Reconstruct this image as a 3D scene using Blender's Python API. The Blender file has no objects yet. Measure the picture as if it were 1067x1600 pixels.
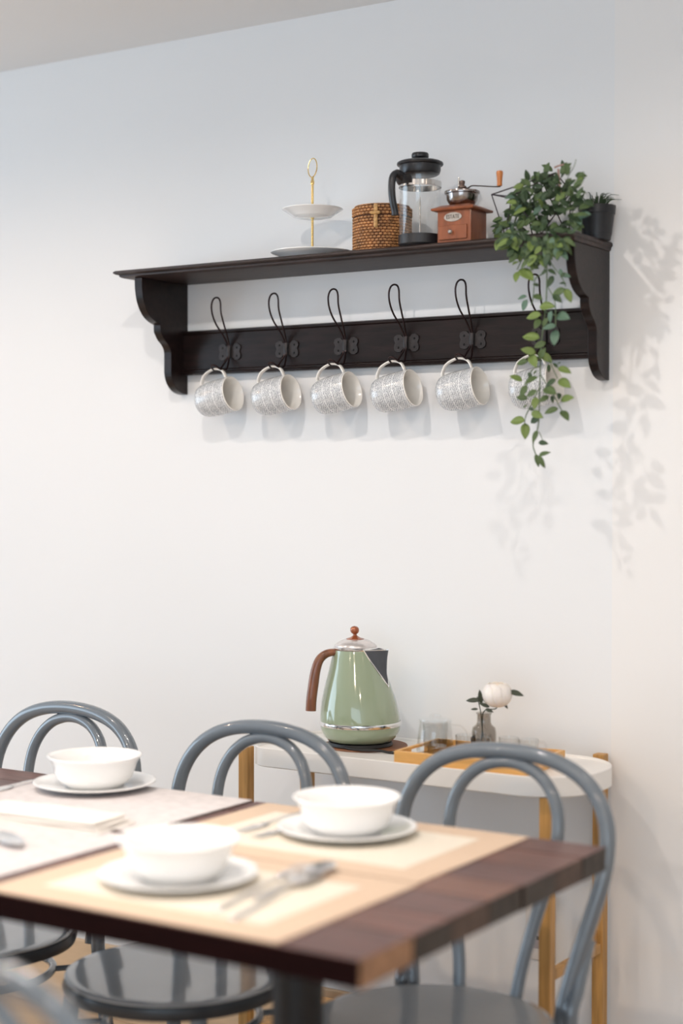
import bpy, bmesh, math, random
from mathutils import Vector, Matrix, Euler
random.seed(7)
PI = math.pi
S = bpy.context.scene
COL = S.collection
R = math.radians

# ------------------------------------------------------------------ camera
FPX = 2559.0
yaw, pit, rol = R(32.54), R(1.06), R(.12)
CAM = Vector((0, 0, 1.35))
fw = Vector((-math.sin(yaw)*math.cos(pit), math.cos(yaw)*math.cos(pit), -math.sin(pit)))
ri = Vector((math.cos(yaw), math.sin(yaw), 0)); up = ri.cross(fw)
A = ri*math.cos(rol)+up*math.sin(rol); B = -ri*math.sin(rol)+up*math.cos(rol)
cd = bpy.data.cameras.new('camera'); cam = bpy.data.objects.new('camera', cd); COL.objects.link(cam)
M = Matrix((A, B, -fw)).transposed().to_4x4(); M.translation = CAM; cam.matrix_world = M
cd.sensor_fit = 'VERTICAL'; cd.sensor_height = 36; cd.sensor_width = 24; cd.lens = FPX/1600*36
cd.clip_start = .05; cd.dof.use_dof = True; cd.dof.focus_distance = 3.58; cd.dof.aperture_fstop = 1.35
S.camera = cam

def P(px, py, y):
    """point of the room that stands at depth y from the camera's wall axis"""
    d = fw+A*(px-533.5)/FPX+B*(800-py)/FPX
    return CAM+d*((y-CAM.y)/d.y)
def PZ(px, py, z):
    d = fw+A*(px-533.5)/FPX+B*(800-py)/FPX
    return CAM+d*((z-CAM.z)/d.z)

# ------------------------------------------------------------------ world, exposure, lights
w = bpy.data.worlds.new('world'); S.world = w; w.use_nodes = True
bg = w.node_tree.nodes['Background']; bg.inputs[0].default_value = (.75, .86, 1, 1); bg.inputs[1].default_value = 1.0
S.view_settings.view_transform = 'Standard'; S.view_settings.look = 'None'
S.view_settings.gamma = 1; S.view_settings.use_curve_mapping = False
S.view_settings.exposure = 0.16
CEIL = 2.42; W = 3.15
WARM = (1, .80, .62); NEUT = (1, .93, .875)
def area(name, loc, rot, sx, sy, power, col):
    l = bpy.data.lights.new(name, 'AREA'); l.shape = 'RECTANGLE'; l.size = sx; l.size_y = sy; l.energy = power; l.color = col
    o = bpy.data.objects.new(name, l); o.location = loc; o.rotation_euler = rot; COL.objects.link(o); return o
def spot(name, loc, power, col, ang=150, rad=.03, rot=(0, 0, 0)):
    l = bpy.data.lights.new(name, 'SPOT'); l.energy = power; l.color = col; l.spot_size = R(ang); l.spot_blend = .5; l.shadow_soft_size = rad
    o = bpy.data.objects.new(name, l); o.location = loc; o.rotation_euler = rot; COL.objects.link(o); return o
area('window_daylight', (-5.9, .6, 1.35), (0, R(-90), 0), 1.9, 3.0, 72, (.63, .82, 1))
area('rear_ambient_fill', (.4, -2.4, 1.3), (R(90), 0, 0), 3.0, 2.0, 42, (.66, .84, 1))  # unseen fill lamp added behind the camera to lift the cool ambient
SPOTS = [(-1.80, 1.97, 18, .016, 170), (-.77, 2.0, 14, .016, 170), (-2.83, 1.98, 12, .018, 170), (-3.86, 1.98, 15, .03, 170), (.26, 1.98, 6, .03, 170),
         (-2.83, .3, 22, .03, 170), (-1.80, .3, 24, .03, 170), (-.77, .3, 24, .03, 170), (.26, .3, 16, .03, 170),
         (-1.45, 1.72, 33, .03, 66), (-2.15, 1.72, 27, .03, 66)]
for i, (x, y, p, r, an) in enumerate(SPOTS):
    spot('downlight_beam', (x, y, CEIL-.05), p, (1, .66, .42) if x < -3.5 else NEUT if i < 2 or an < 90 else WARM, an, r)

# ------------------------------------------------------------------ materials
def mat(name, col, rough=.5, metal=0, noise=0, nscale=8, stretch=(1, 1, 1), bump=0, bscale=60, spec=.5, trans=0, ior=1.45, coat=0, emit=None, alpha=1, sss=0):
    m = bpy.data.materials.new(name); m.use_nodes = True; N = m.node_tree.nodes; L = m.node_tree.links
    b = N['Principled BSDF']
    b.inputs['Base Color'].default_value = (*col, 1); b.inputs['Roughness'].default_value = rough; b.inputs['Metallic'].default_value = metal
    b.inputs['Specular IOR Level'].default_value = spec; b.inputs['Transmission Weight'].default_value = trans; b.inputs['IOR'].default_value = ior
    b.inputs['Coat Weight'].default_value = coat; b.inputs['Coat Roughness'].default_value = .06
    if sss: b.inputs['Subsurface Weight'].default_value = sss; b.inputs['Subsurface Radius'].default_value = (.01, .01, .006); b.inputs['Subsurface Scale'].default_value = .3
    tc = N.new('ShaderNodeTexCoord'); mp = N.new('ShaderNodeMapping'); mp.inputs['Scale'].default_value = stretch
    L.new(tc.outputs['Object'], mp.inputs[0])
    if noise:
        n = N.new('ShaderNodeTexNoise'); n.inputs['Scale'].default_value = nscale; n.inputs['Detail'].default_value = 6
        L.new(mp.outputs[0], n.inputs[0])
        r = N.new('ShaderNodeValToRGB'); r.color_ramp.elements[0].position = .3; r.color_ramp.elements[1].position = .7
        r.color_ramp.elements[0].color = (*[c*(1-noise) for c in col], 1); r.color_ramp.elements[1].color = (*[min(1, c*(1+noise)) for c in col], 1)
        L.new(n.outputs[0], r.inputs[0]); L.new(r.outputs[0], b.inputs['Base Color'])
    if bump:
        n2 = N.new('ShaderNodeTexNoise'); n2.inputs['Scale'].default_value = bscale; n2.inputs['Detail'].default_value = 4
        L.new(mp.outputs[0], n2.inputs[0])
        bp = N.new('ShaderNodeBump'); bp.inputs['Strength'].default_value = bump; bp.inputs['Distance'].default_value = .002
        L.new(n2.outputs[0], bp.inputs['Height']); L.new(bp.outputs[0], b.inputs['Normal'])
    if emit: b.inputs['Emission Color'].default_value = (*emit[:3], 1); b.inputs['Emission Strength'].default_value = emit[3]
    return m
def glass(name, col=(1, 1, 1), rough=0.0, ior=1.45):
    # thin clear glass: a mix of transparent and glossy, so the light passes
    m = bpy.data.materials.new(name); m.use_nodes = True; N = m.node_tree.nodes; L = m.node_tree.links
    for n in list(N): N.remove(n)
    o = N.new('ShaderNodeOutputMaterial'); t = N.new('ShaderNodeBsdfTransparent'); g = N.new('ShaderNodeBsdfGlossy'); x = N.new('ShaderNodeMixShader')
    f = N.new('ShaderNodeLayerWeight'); f.inputs[0].default_value = .5; pw = N.new('ShaderNodeMath'); pw.operation = 'POWER'; pw.inputs[1].default_value = 4.0
    mu = N.new('ShaderNodeMath'); mu.operation = 'MULTIPLY_ADD'; mu.inputs[1].default_value = .62; mu.inputs[2].default_value = .035
    t.inputs[0].default_value = (*col, 1); g.inputs[0].default_value = (1, 1, 1, 1); g.inputs[1].default_value = max(rough, .02)
    L.new(f.outputs['Facing'], pw.inputs[0]); L.new(pw.outputs[0], mu.inputs[0]); L.new(mu.outputs[0], x.inputs[0]); L.new(t.outputs[0], x.inputs[1]); L.new(g.outputs[0], x.inputs[2]); L.new(x.outputs[0], o.inputs[0])
    return m
MT = {}
MT['wall'] = mat('wall_paint', (.80, .80, .80), .75, noise=.012, nscale=1.2, bump=.05, bscale=180, spec=.2)
MT['wall2'] = mat('wall_warmer_tone', (.83, .81, .79), .75, noise=.012, nscale=1.2, bump=.05, bscale=180, spec=.2)  # slightly lighter, warmer tone for the wall right of the seam
MT['ceil'] = mat('ceiling_paint', (.80, .80, .80), .85, noise=.012, nscale=2, spec=.1)
MT['dark'] = mat('espresso_wood', (.011, .0055, .005), .3, noise=.55, nscale=9, stretch=(1.2, 9, 9), bump=.15, bscale=30, spec=.35)
MT['darkedge'] = mat('espresso_wood_worn', (.03, .017, .014), .45, noise=.6, nscale=12, stretch=(1, 9, 9), bump=.2, bscale=40)
MT['wire'] = mat('dark_iron_wire', (.025, .012, .012), .35, .6, noise=.2, nscale=40)
MT['plate'] = mat('dark_iron_plate', (.035, .03, .03), .42, .5, noise=.3, nscale=90)
MT['screw'] = mat('screw_head', (.008, .007, .007), .5, .5)
MT['ceramic'] = mat('white_ceramic', (.90, .89, .87), .18, noise=.01, nscale=20, coat=.3)
MT['cream'] = mat('cream_glaze', (.88, .84, .78), .2, noise=.01, nscale=20, coat=.3)
MT['gold'] = mat('polished_gold', (.90, .66, .28), .15, 1, noise=.05, nscale=20)
MT['rattan'] = mat('rattan_strand', (.42, .20, .075), .5, noise=.45, nscale=60, bump=.3, bscale=200)
MT['rattan_dark'] = mat('rattan_core', (.10, .035, .012), .7, noise=.3, nscale=60)
MT['rattan_light'] = mat('rattan_clasp', (.52, .30, .11), .5, noise=.35, nscale=90, bump=.4, bscale=300)
MT['blackplastic'] = mat('black_plastic', (.018, .018, .02), .32, noise=.1, nscale=30)
MT['steel'] = mat('brushed_steel', (.62, .60, .58), .18, 1, noise=.08, nscale=30)
MT['cutlery'] = mat('cutlery_steel', (.92, .90, .88), .24, 1, noise=.02, nscale=30)
MT['darksteel'] = mat('dark_polished_steel', (.34, .30, .28), .16, 1, noise=.1, nscale=30)
MT['chrome'] = mat('chrome', (.85, .84, .83), .14, 1, noise=.02, nscale=30)
MT['glass'] = glass('clear_glass', (.975, .98, .98))
MT['glasstint'] = glass('smoked_glass', (.78, .76, .735))
MT['redwood'] = mat('mahogany_stain', (.25, .075, .03), .35, noise=.25, nscale=10, stretch=(8, 8, 1.5), bump=.05, bscale=50, coat=.2)
MT['orange'] = mat('orange_varnished_wood', (.62, .20, .04), .3, noise=.2, nscale=20, coat=.3)
MT['bronze'] = mat('aged_bronze', (.16, .11, .09), .35, .9, noise=.2, nscale=50)
MT['badge'] = mat('pewter_badge', (.42, .38, .34), .4, .8, noise=.1, nscale=80)
MT['badgetext'] = mat('dark_lettering', (.07, .06, .05), .5, .4)
MT['pot'] = mat('black_pot_plastic', (.014, .014, .016), .42, noise=.1, nscale=30)
MT['soil'] = mat('potting_soil', (.03, .02, .012), .95, noise=.4, nscale=120, bump=.8, bscale=200)
MT['stem'] = mat('plant_stem', (.10, .14, .07), .6, noise=.2, nscale=50)
MT['twig'] = mat('pinkish_twig', (.38, .22, .18), .6, noise=.2, nscale=50)
LEAF = []
for nm, c in (('leaf_mid_green', (.085, .128, .046)), ('leaf_deep_green', (.040, .070, .029)), ('leaf_yellow_green', (.15, .21, .055)), ('leaf_bluish_green', (.10, .17, .115))):
    m = mat(nm, c, .42, noise=.28, nscale=55, bump=.2, bscale=120, spec=.4); LEAF.append(m)
MT['kettle'] = mat('sage_enamel', (.30, .36, .245), .1, noise=.015, nscale=6, coat=.8)
MT['brown'] = mat('brown_handle_wood', (.20, .075, .035), .3, noise=.35, nscale=10, stretch=(9, 9, 1.2), coat=.3)
MT['copper'] = mat('copper_brown_knob', (.33, .10, .04), .16, .3, noise=.15, nscale=30, coat=.5)
MT['spout'] = mat('dark_grey_spout', (.07, .075, .085), .25, noise=.1, nscale=30)
MT['lid'] = mat('satin_lid', (.72, .68, .66), .22, .6, noise=.03, nscale=20)
MT['leather'] = mat('tan_leather', (.23, .095, .045), .6, noise=.15, nscale=60, bump=.2, bscale=300)
MT['rubber'] = mat('black_rubber', (.01, .01, .011), .5, noise=.1, nscale=50)
MT['whitemetal'] = mat('white_lacquer', (.84, .82, .79), .35, noise=.01, nscale=10, coat=.2)
MT['bamboo'] = mat('bamboo', (.50, .27, .085), .45, noise=.25, nscale=7, stretch=(12, 12, .9), bump=.05, bscale=60)
MT['bambootray'] = mat('bamboo_tray', (.72, .40, .13), .42, noise=.12, nscale=8, stretch=(1.5, 14, 14), bump=.05, bscale=60)
MT['chair'] = mat('grey_blue_gloss_paint', (.15, .175, .20), .2, noise=.04, nscale=12, coat=.6)
MT['seat'] = mat('grey_gloss_seat', (.40, .405, .405), .14, noise=.05, nscale=5, coat=.6)
MT['underseat'] = mat('dark_seat_rim', (.035, .038, .043), .3, noise=.05, nscale=5)
MT['black'] = mat('black_powder_coat', (.008, .008, .009), .5, noise=.1, nscale=40)
MT['matborder'] = mat('beige_woven_border', (.66, .50, .37), .8, noise=.06, nscale=300, bump=.4, bscale=900)
MT['matcenter'] = mat('cream_woven_center', (.78, .71, .60), .8, noise=.06, nscale=300, bump=.4, bscale=900)
MT['whitemat'] = mat('white_floral_cloth', (.66, .615, .605), .9, noise=.08, nscale=45, bump=.3, bscale=600)
MT['napkin'] = mat('ivory_napkin', (.84, .79, .73), .9, noise=.02, nscale=30, bump=.3, bscale=500)
MT['petal'] = mat('cream_petal', (.95, .87, .77), .6, noise=.06, nscale=40, sss=.3)
MT['petal2'] = mat('peach_petal', (.94, .78, .64), .6, noise=.08, nscale=40, sss=.3)
MT['rose_leaf'] = mat('dark_rose_leaf', (.045, .055, .035), .5, noise=.25, nscale=60)
MT['socket'] = mat('grey_socket', (.40, .36, .38), .4, noise=.02, nscale=30)
MT['socketplate'] = mat('white_socket_plate', (.74, .70, .67), .4, noise=.02, nscale=30)
MT['skirt'] = mat('pale_timber_skirting', (.60, .42, .26), .5, noise=.12, nscale=6, stretch=(1, 8, 8))
MT['lamp'] = mat('lamp_lens', (1, .95, .85), .4, emit=(1, .9, .75, 12))
MT['lamptrim'] = mat('lamp_trim_white', (.8, .8, .8), .4, noise=.01, nscale=10)
MT['frame'] = mat('white_window_frame', (.78, .78, .77), .45, noise=.01, nscale=10)
PL = []
for i, (t, e) in enumerate((((.125, .050, .036), 1), ((.095, .040, .033), 1), ((.155, .064, .040), 1), ((.11, .046, .036), 1))):
    PL.append(mat('walnut_plank', t, .32, noise=.4, nscale=5, stretch=(1.6, 16, 16), bump=.06, bscale=50, spec=.3))
PLE = [mat('end_grain_tan', (.32, .17, .09), .6, noise=.35, nscale=40, bump=.2, bscale=200),
       mat('end_grain_grey_brown', (.045, .034, .027), .6, noise=.45, nscale=30, bump=.2, bscale=200),
       mat('end_grain_brown', (.08, .048, .034), .6, noise=.45, nscale=30, bump=.2, bscale=200)]
PLF = mat('plank_edge_dark_maroon', (.010, .002, .0018), .8, spec=.08, noise=.25, nscale=6, stretch=(1.6, 16, 16))
# mug decoration: fine grey beadwork running in bands around a white glaze
def mugmat():
    m = mat('beaded_mug_glaze', (.83, .82, .81), .2, coat=.4); N = m.node_tree.nodes; L = m.node_tree.links; b = N['Principled BSDF']
    tc = N.new('ShaderNodeTexCoord'); s = N.new('ShaderNodeSeparateXYZ'); L.new(tc.outputs['Object'], s.inputs[0])
    at = N.new('ShaderNodeMath'); at.operation = 'ARCTAN2'; L.new(s.outputs[1], at.inputs[0]); L.new(s.outputs[0], at.inputs[1])
    k = N.new('ShaderNodeMath'); k.operation = 'MULTIPLY'; k.inputs[1].default_value = .042; L.new(at.outputs[0], k.inputs[0])
    c = N.new('ShaderNodeCombineXYZ'); L.new(k.outputs[0], c.inputs[0]); L.new(s.outputs[2], c.inputs[1])
    v = N.new('ShaderNodeTexVoronoi'); v.inputs['Scale'].default_value = 400; v.inputs['Randomness'].default_value = .45; L.new(c.outputs[0], v.inputs[0])
    r = N.new('ShaderNodeValToRGB'); r.color_ramp.elements[0].position = .30; r.color_ramp.elements[1].position = .52
    r.color_ramp.elements[0].color = (.80, .80, .79, 1); r.color_ramp.elements[1].color = (.22, .235, .26, 1); L.new(v.outputs[0], r.inputs[0])
    # zig-zag lines
    mp = N.new('ShaderNodeMapping'); mp.inputs['Scale'].default_value = (260, 330, 1); L.new(c.outputs[0], mp.inputs[0])
    wv = N.new('ShaderNodeTexWave'); wv.bands_direction = 'DIAGONAL'; wv.inputs['Scale'].default_value = .35; wv.inputs['Distortion'].default_value = 3; L.new(mp.outputs[0], wv.inputs[0])
    r2 = N.new('ShaderNodeValToRGB'); r2.color_ramp.elements[0].position = .0; r2.color_ramp.elements[1].position = .22
    r2.color_ramp.elements[0].color = (0, 0, 0, 1); L.new(wv.outputs[1], r2.inputs[0])
    # bands
    z = N.new('ShaderNodeMath'); z.operation = 'MULTIPLY'; z.inputs[1].default_value = 2*PI/.0235; L.new(s.outputs[2], z.inputs[0])
    sn = N.new('ShaderNodeMath'); sn.operation = 'SINE'; L.new(z.outputs[0], sn.inputs[0])
    gt = N.new('ShaderNodeMath'); gt.operation = 'GREATER_THAN'; gt.inputs[1].default_value = -.975; L.new(sn.outputs[0], gt.inputs[0])
    mu = N.new('ShaderNodeMath'); mu.operation = 'MULTIPLY'; L.new(gt.outputs[0], mu.inputs[0]); L.new(r2.outputs[0], mu.inputs[1])
    mu2 = N.new('ShaderNodeMath'); mu2.operation = 'MULTIPLY'; mu2.inputs[1].default_value = .9; L.new(mu.outputs[0], mu2.inputs[0])
    mx = N.new('ShaderNodeMixRGB'); mx.inputs[1].default_value = (.80, .795, .785, 1); L.new(mu2.outputs[0], mx.inputs[0]); L.new(r.outputs[0], mx.inputs[2])
    L.new(mx.outputs[0], b.inputs['Base Color']); return m
MT['mug'] = mugmat()
def floormat():
    m = mat('light_oak_floor', (.55, .36, .2), .4); N = m.node_tree.nodes; L = m.node_tree.links; b = N['Principled BSDF']
    tc = N.new('ShaderNodeTexCoord'); mp = N.new('ShaderNodeMapping'); mp.inputs['Scale'].default_value = (1, 12, 1); L.new(tc.outputs['Object'], mp.inputs[0])
    n = N.new('ShaderNodeTexNoise'); n.inputs['Scale'].default_value = 3; n.inputs['Detail'].default_value = 8; L.new(mp.outputs[0], n.inputs[0])
    r = N.new('ShaderNodeValToRGB'); r.color_ramp.elements[0].color = (.42, .28, .17, 1); r.color_ramp.elements[1].color = (.62, .46, .31, 1); L.new(n.outputs[0], r.inputs[0]); L.new(r.outputs[0], b.inputs['Base Color'])
    return m
MT['floor'] = floormat()

# ------------------------------------------------------------------ mesh helpers
def tag(o, label=None, cat=None, group=None, kind=None):
    if label: o['label'] = label
    if cat: o['category'] = cat
    if group: o['group'] = group
    if kind: o['kind'] = kind
    return o
def thing(name, label, cat, loc=(0, 0, 0), rz=0, group=None, rot=None):
    o = bpy.data.objects.new(name, None); COL.objects.link(o); o.location = loc
    o.rotation_euler = rot if rot else (0, 0, rz); o.empty_display_size = .05
    return tag(o, label, cat, group)
def obj(name, bm, mats, parent=None, smooth=True, label=None, bevel=0, sub=0, loc=None, rot=None):
    bmesh.ops.recalc_face_normals(bm, faces=bm.faces)
    me = bpy.data.meshes.new(name); bm.to_mesh(me); bm.free()
    if not isinstance(mats, (list, tuple)): mats = [mats]
    for m in mats: me.materials.append(m)
    o = bpy.data.objects.new(name, me); COL.objects.link(o)
    if parent: o.parent = parent
    if loc is not None: o.location = loc
    if rot is not None: o.rotation_euler = rot
    if smooth:
        me.polygons.foreach_set('use_smooth', [True]*len(me.polygons))
        if smooth != 'all':
            try: me.set_sharp_from_angle(angle=R(38))
            except Exception: pass
    if bevel:
        md = o.modifiers.new('bevel', 'BEVEL'); md.width = bevel; md.segments = 2; md.limit_method = 'ANGLE'; md.angle_limit = R(40)
    if sub:
        md = o.modifiers.new('sub', 'SUBSURF'); md.levels = sub; md.render_levels = sub
    if label: o['label'] = label
    return o
def nb(): return bmesh.new()
def box(bm, c, s, rz=0, mi=0, rot=None):
    mt = Matrix.Translation(c) @ (rot.to_4x4() if rot is not None else Matrix.Rotation(rz, 4, 'Z')) @ Matrix.Diagonal((*s, 1))
    r = bmesh.ops.create_cube(bm, size=1, matrix=mt)
    for f in {f for v in r['verts'] for f in v.link_faces}: f.material_index = mi
    return r['verts']
def bb(bm, x0, x1, y0, y1, z0, z1, mi=0):
    return box(bm, ((x0+x1)/2, (y0+y1)/2, (z0+z1)/2), (x1-x0, y1-y0, z1-z0), mi=mi)
def lathe(bm, prof, seg=48, c=(0, 0, 0), mi=0, close=False, arc=None):
    rings = []
    for r, z in prof:
        if r < 1e-5: rings.append([bm.verts.new((c[0], c[1], c[2]+z))])
        else: rings.append([bm.verts.new((c[0]+r*math.cos(2*PI*i/seg), c[1]+r*math.sin(2*PI*i/seg), c[2]+z)) for i in range(seg)])
    if close: rings.append(rings[0])
    for a, b in zip(rings, rings[1:]):
        for i in range(seg):
            j = (i+1) % seg
            q = [a[0] if len(a) == 1 else a[i], a[0] if len(a) == 1 else a[j], b[0] if len(b) == 1 else b[j], b[0] if len(b) == 1 else b[i]]
            u = []
            for v in q:
                if v not in u: u.append(v)
            if len(u) >= 3:
                try: f = bm.faces.new(u); f.material_index = mi
                except ValueError: pass
    return rings
def cr(pts, n=8, closed=False):
    """Catmull-Rom through the points"""
    pts = [Vector(p) for p in pts]; out = []; m = len(pts)
    for i in range(m if closed else m-1):
        if closed: p0, p1, p2, p3 = pts[(i-1) % m], pts[i], pts[(i+1) % m], pts[(i+2) % m]
        else: p0, p1, p2, p3 = pts[max(i-1, 0)], pts[i], pts[i+1], pts[min(i+2, m-1)]
        for k in range(n):
            t = k/n
            out.append(.5*((2*p1)+(-p0+p2)*t+(2*p0-5*p1+4*p2-p3)*t*t+(-p0+3*p1-3*p2+p3)*t**3))
    if not closed: out.append(pts[-1])
    return out
def tube(bm, pts, r, seg=12, closed=False, caps=True, mi=0, flat=None):
    pts = [Vector(p) for p in pts]; n = len(pts)
    rr = r if isinstance(r, (list, tuple)) else [r]*n
    T = []
    for i in range(n):
        if closed: t = pts[(i+1) % n]-pts[(i-1) % n]
        else: t = pts[min(i+1, n-1)]-pts[max(i-1, 0)]
        T.append(t.normalized())
    u = T[0].orthogonal().normalized() if flat is None else (Vector(flat)-T[0]*Vector(flat).dot(T[0])).normalized()
    rings = []
    for i in range(n):
        if i: u = (u-T[i]*u.dot(T[i])).normalized()
        v = T[i].cross(u); k = rr[i]; ku, kv = k if isinstance(k, tuple) else (k, k)
        rings.append([bm.verts.new(pts[i]+u*ku*math.cos(2*PI*j/seg)+v*kv*math.sin(2*PI*j/seg)) for j in range(seg)])
    pr = list(zip(rings, rings[1:]))
    if closed:
        # align the seam
        a, b = rings[-1], rings[0]; k = min(range(seg), key=lambda s: (a[0].co-b[s].co).length)
        pr.append((a, b[k:]+b[:k]))
    for a, b in pr:
        for j in range(seg):
            f = bm.faces.new((a[j], a[(j+1) % seg], b[(j+1) % seg], b[j])); f.material_index = mi
    if caps and not closed:
        bm.faces.new(rings[0][::-1]).material_index = mi; bm.faces.new(rings[-1]).material_index = mi
def prism(bm, poly, lo, hi, axis='x', mi=0):
    def mk(a, b, t): return {'x': (t, a, b), 'y': (a, t, b), 'z': (a, b, t)}[axis]
    A1 = [bm.verts.new(mk(a, b, lo)) for a, b in poly]; B1 = [bm.verts.new(mk(a, b, hi)) for a, b in poly]
    n = len(poly)
    fs = [bm.faces.new(A1[::-1]), bm.faces.new(B1)]
    for i in range(n): fs.append(bm.faces.new((A1[i], A1[(i+1) % n], B1[(i+1) % n], B1[i])))
    for f in fs: f.material_index = mi
def copytree(o, parent=None):
    c = o.copy(); COL.objects.link(c)
    if parent: c.parent = parent; c.matrix_parent_inverse = o.matrix_parent_inverse
    for ch in list(o.children): copytree(ch, c)
    return c
def struct(name, bm, m, **k): return tag(obj(name, bm, m, **k), kind='structure')

# ------------------------------------------------------------------ room
X0, X1, Y0 = -6.0, 2.0, -2.5
SEAM = -1.3465
bm = nb(); bb(bm, X0, SEAM, W, W+.12, 0, CEIL); struct('wall_back', bm, MT['wall'], smooth=False)
bm = nb(); bb(bm, SEAM+.0006, X1, W-.002, W+.12, 0, CEIL); struct('wall_back_right', bm, MT['wall2'], smooth=False)
bm = nb(); bb(bm, X1, X1+.1, Y0, W+.12, 0, CEIL); struct('wall_right', bm, MT['wall'], smooth=False)
bm = nb()
bb(bm, X0-.1, X0, Y0, -.95, 0, CEIL); bb(bm, X0-.1, X0, 2.15, W+.12, 0, CEIL); bb(bm, X0-.1, X0, -.95, 2.15, 0, .4); bb(bm, X0-.1, X0, -.95, 2.15, 2.3, CEIL)
struct('wall_left', bm, MT['wall'], smooth=False)
bm = nb(); bb(bm, X0, -1.2, Y0-.1, Y0, 0, CEIL); bb(bm, 2.0, X1+.1, Y0-.1, Y0, 0, CEIL); bb(bm, -1.2, 2.0, Y0-.1, Y0, 2.3, CEIL); bb(bm, -1.2, 2.0, Y0-.1, Y0, 0, .3)
struct('wall_front', bm, MT['wall'], smooth=False)
bm = nb(); bb(bm, X0-.1, X1+.1, Y0-.1, W+.12, -.1, 0); struct('floor', bm, MT['floor'], smooth=False)
bm = nb(); bb(bm, X0-.1, X1+.1, Y0-.1, W+.12, CEIL, CEIL+.1); struct('ceiling', bm, MT['ceil'], smooth=False)
bm = nb(); bb(bm, X0, SEAM, W-.014, W, 0, .185); struct('baseboard_back', bm, MT['skirt'], smooth=False, bevel=.003)
def window(n, horiz):
    bm = nb()
    if horiz:
        for a, b in ((-.95, -.9), (.57, .63), (2.1, 2.15)): bb(bm, X0-.07, X0-.02, a, b, .4, 2.3)
        bb(bm, X0-.07, X0-.02, -.95, 2.15, .4, .45); bb(bm, X0-.07, X0-.02, -.95, 2.15, 2.25, 2.3)
    else:
        for a, b in ((-1.2, -1.15), (.37, .43), (1.95, 2.0)): bb(bm, a, b, Y0-.07, Y0-.02, .3, 2.3)
        bb(bm, -1.2, 2.0, Y0-.07, Y0-.02, .3, .35); bb(bm, -1.2, 2.0, Y0-.07, Y0-.02, 2.25, 2.3)
    struct('window_%d' % n, bm, MT['frame'], smooth=False, bevel=.004)
window(1, True); window(2, False)
# downlights
dl = None
for i, (x, y, p, r, an) in enumerate(SPOTS):
    if dl is None:
        dl = thing('ceiling_downlight', 'round recessed white ceiling downlight outside the frame', 'downlight', (x, y, CEIL), 0, 'recessed ceiling downlights')
        bm = nb(); lathe(bm, [(.03, -.002), (.05, -.004), (.052, 0), (.03, 0)], 32, close=True); obj('trim_ring', bm, MT['lamptrim'], dl)
        bm = nb(); lathe(bm, [(0, -.001), (.03, -.0015), (.03, 0), (0, 0)], 24); obj('lens', bm, MT['lamp'], dl)
    else:
        c = copytree(dl); c.location = (x, y, CEIL)
# ------------------------------------------------------------------ wall shelf
SH = thing('wall_shelf', 'long dark espresso wood wall shelf with scrolled brackets and hook rail', 'shelf', (-1.92, W, 1.55))
def loc(o, root):  # mesh is written in world coordinates; bring it under its root
    o.location = -Vector(root.location); return o
zt = 1.843
prof = [(W, zt), (2.963, zt), (2.958, zt-.002), (2.957, zt-.006), (2.962, zt-.009), (2.966, zt-.010), (2.967, zt-.014), (2.973, zt-.017), (2.979, zt-.018), (W, zt-.018)]
bm = nb()
# moulded ends: the profile also steps in along x
def shelf_loop(dx, y, z): return (dx, y, z)
xl, xr = -2.524, -1.349
pr2 = [(0.0, 0.0), (.002, -.002), (0, -.006), (.005, -.009), (.010, -.010), (.011, -.014), (.018, -.017), (.024, -.018)]
pr2 = [(.004, 0), (0, -.003), (0, -.006), (.005, -.009), (.010, -.010), (.011, -.014), (.018, -.017), (.024, -.018)]
rings = []
for ins, dz in pr2:
    rings.append([bm.verts.new(p) for p in ((xl+ins, W, zt+dz), (xl+ins, 2.957+ins, zt+dz), (xr-ins*.3, 2.957+ins, zt+dz), (xr-ins*.3, W, zt+dz))])
bm.faces.new(rings[0]); bm.faces.new(rings[-1][::-1])
for a, b in zip(rings, rings[1:]):
    for j in range(4): bm.faces.new((a[j], a[(j+1) % 4], b[(j+1) % 4], b[j]))
loc(obj('shelf_board', bm, MT['darkedge'], SH), SH)
bp = [(W, 1.825), (2.975, 1.825)]+[tuple(v)[:2] for v in cr([(2.976, 1.80, 0), (2.981, 1.776, 0), (2.991, 1.755, 0), (3.006, 1.738, 0), (3.025, 1.727, 0), (3.045, 1.721, 0)], 4)]+[(3.046, 1.704)] + \
     [tuple(v)[:2] for v in cr([(3.050, 1.698, 0), (3.060, 1.686, 0), (3.072, 1.677, 0), (3.081, 1.667, 0), (3.085, 1.657, 0)], 3)] + \
     [tuple(v)[:2] for v in cr([(3.085, 1.610, 0), (3.089, 1.594, 0), (3.099, 1.579, 0), (3.115, 1.567, 0), (3.135, 1.561, 0), (W, 1.560, 0)], 4)]
for a, b in ((-2.474, -2.452), (-1.375, -1.355)):
    bm = nb(); prism(bm, bp, a, b); loc(obj('bracket', bm, MT['dark'], SH, bevel=.0012), SH)
bm = nb()
rp = [(W, 1.606), (3.126, 1.606), (3.125, 1.611), (3.129, 1.613), (3.129, 1.6165), (3.1335, 1.619), (3.1335, 1.702), (3.130, 1.705), (3.130, 1.710), (3.134, 1.712), (W, 1.712)]
prism(bm, rp, -2.452, -1.379); loc(obj('hook_rail', bm, MT['dark'], SH), SH)
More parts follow.
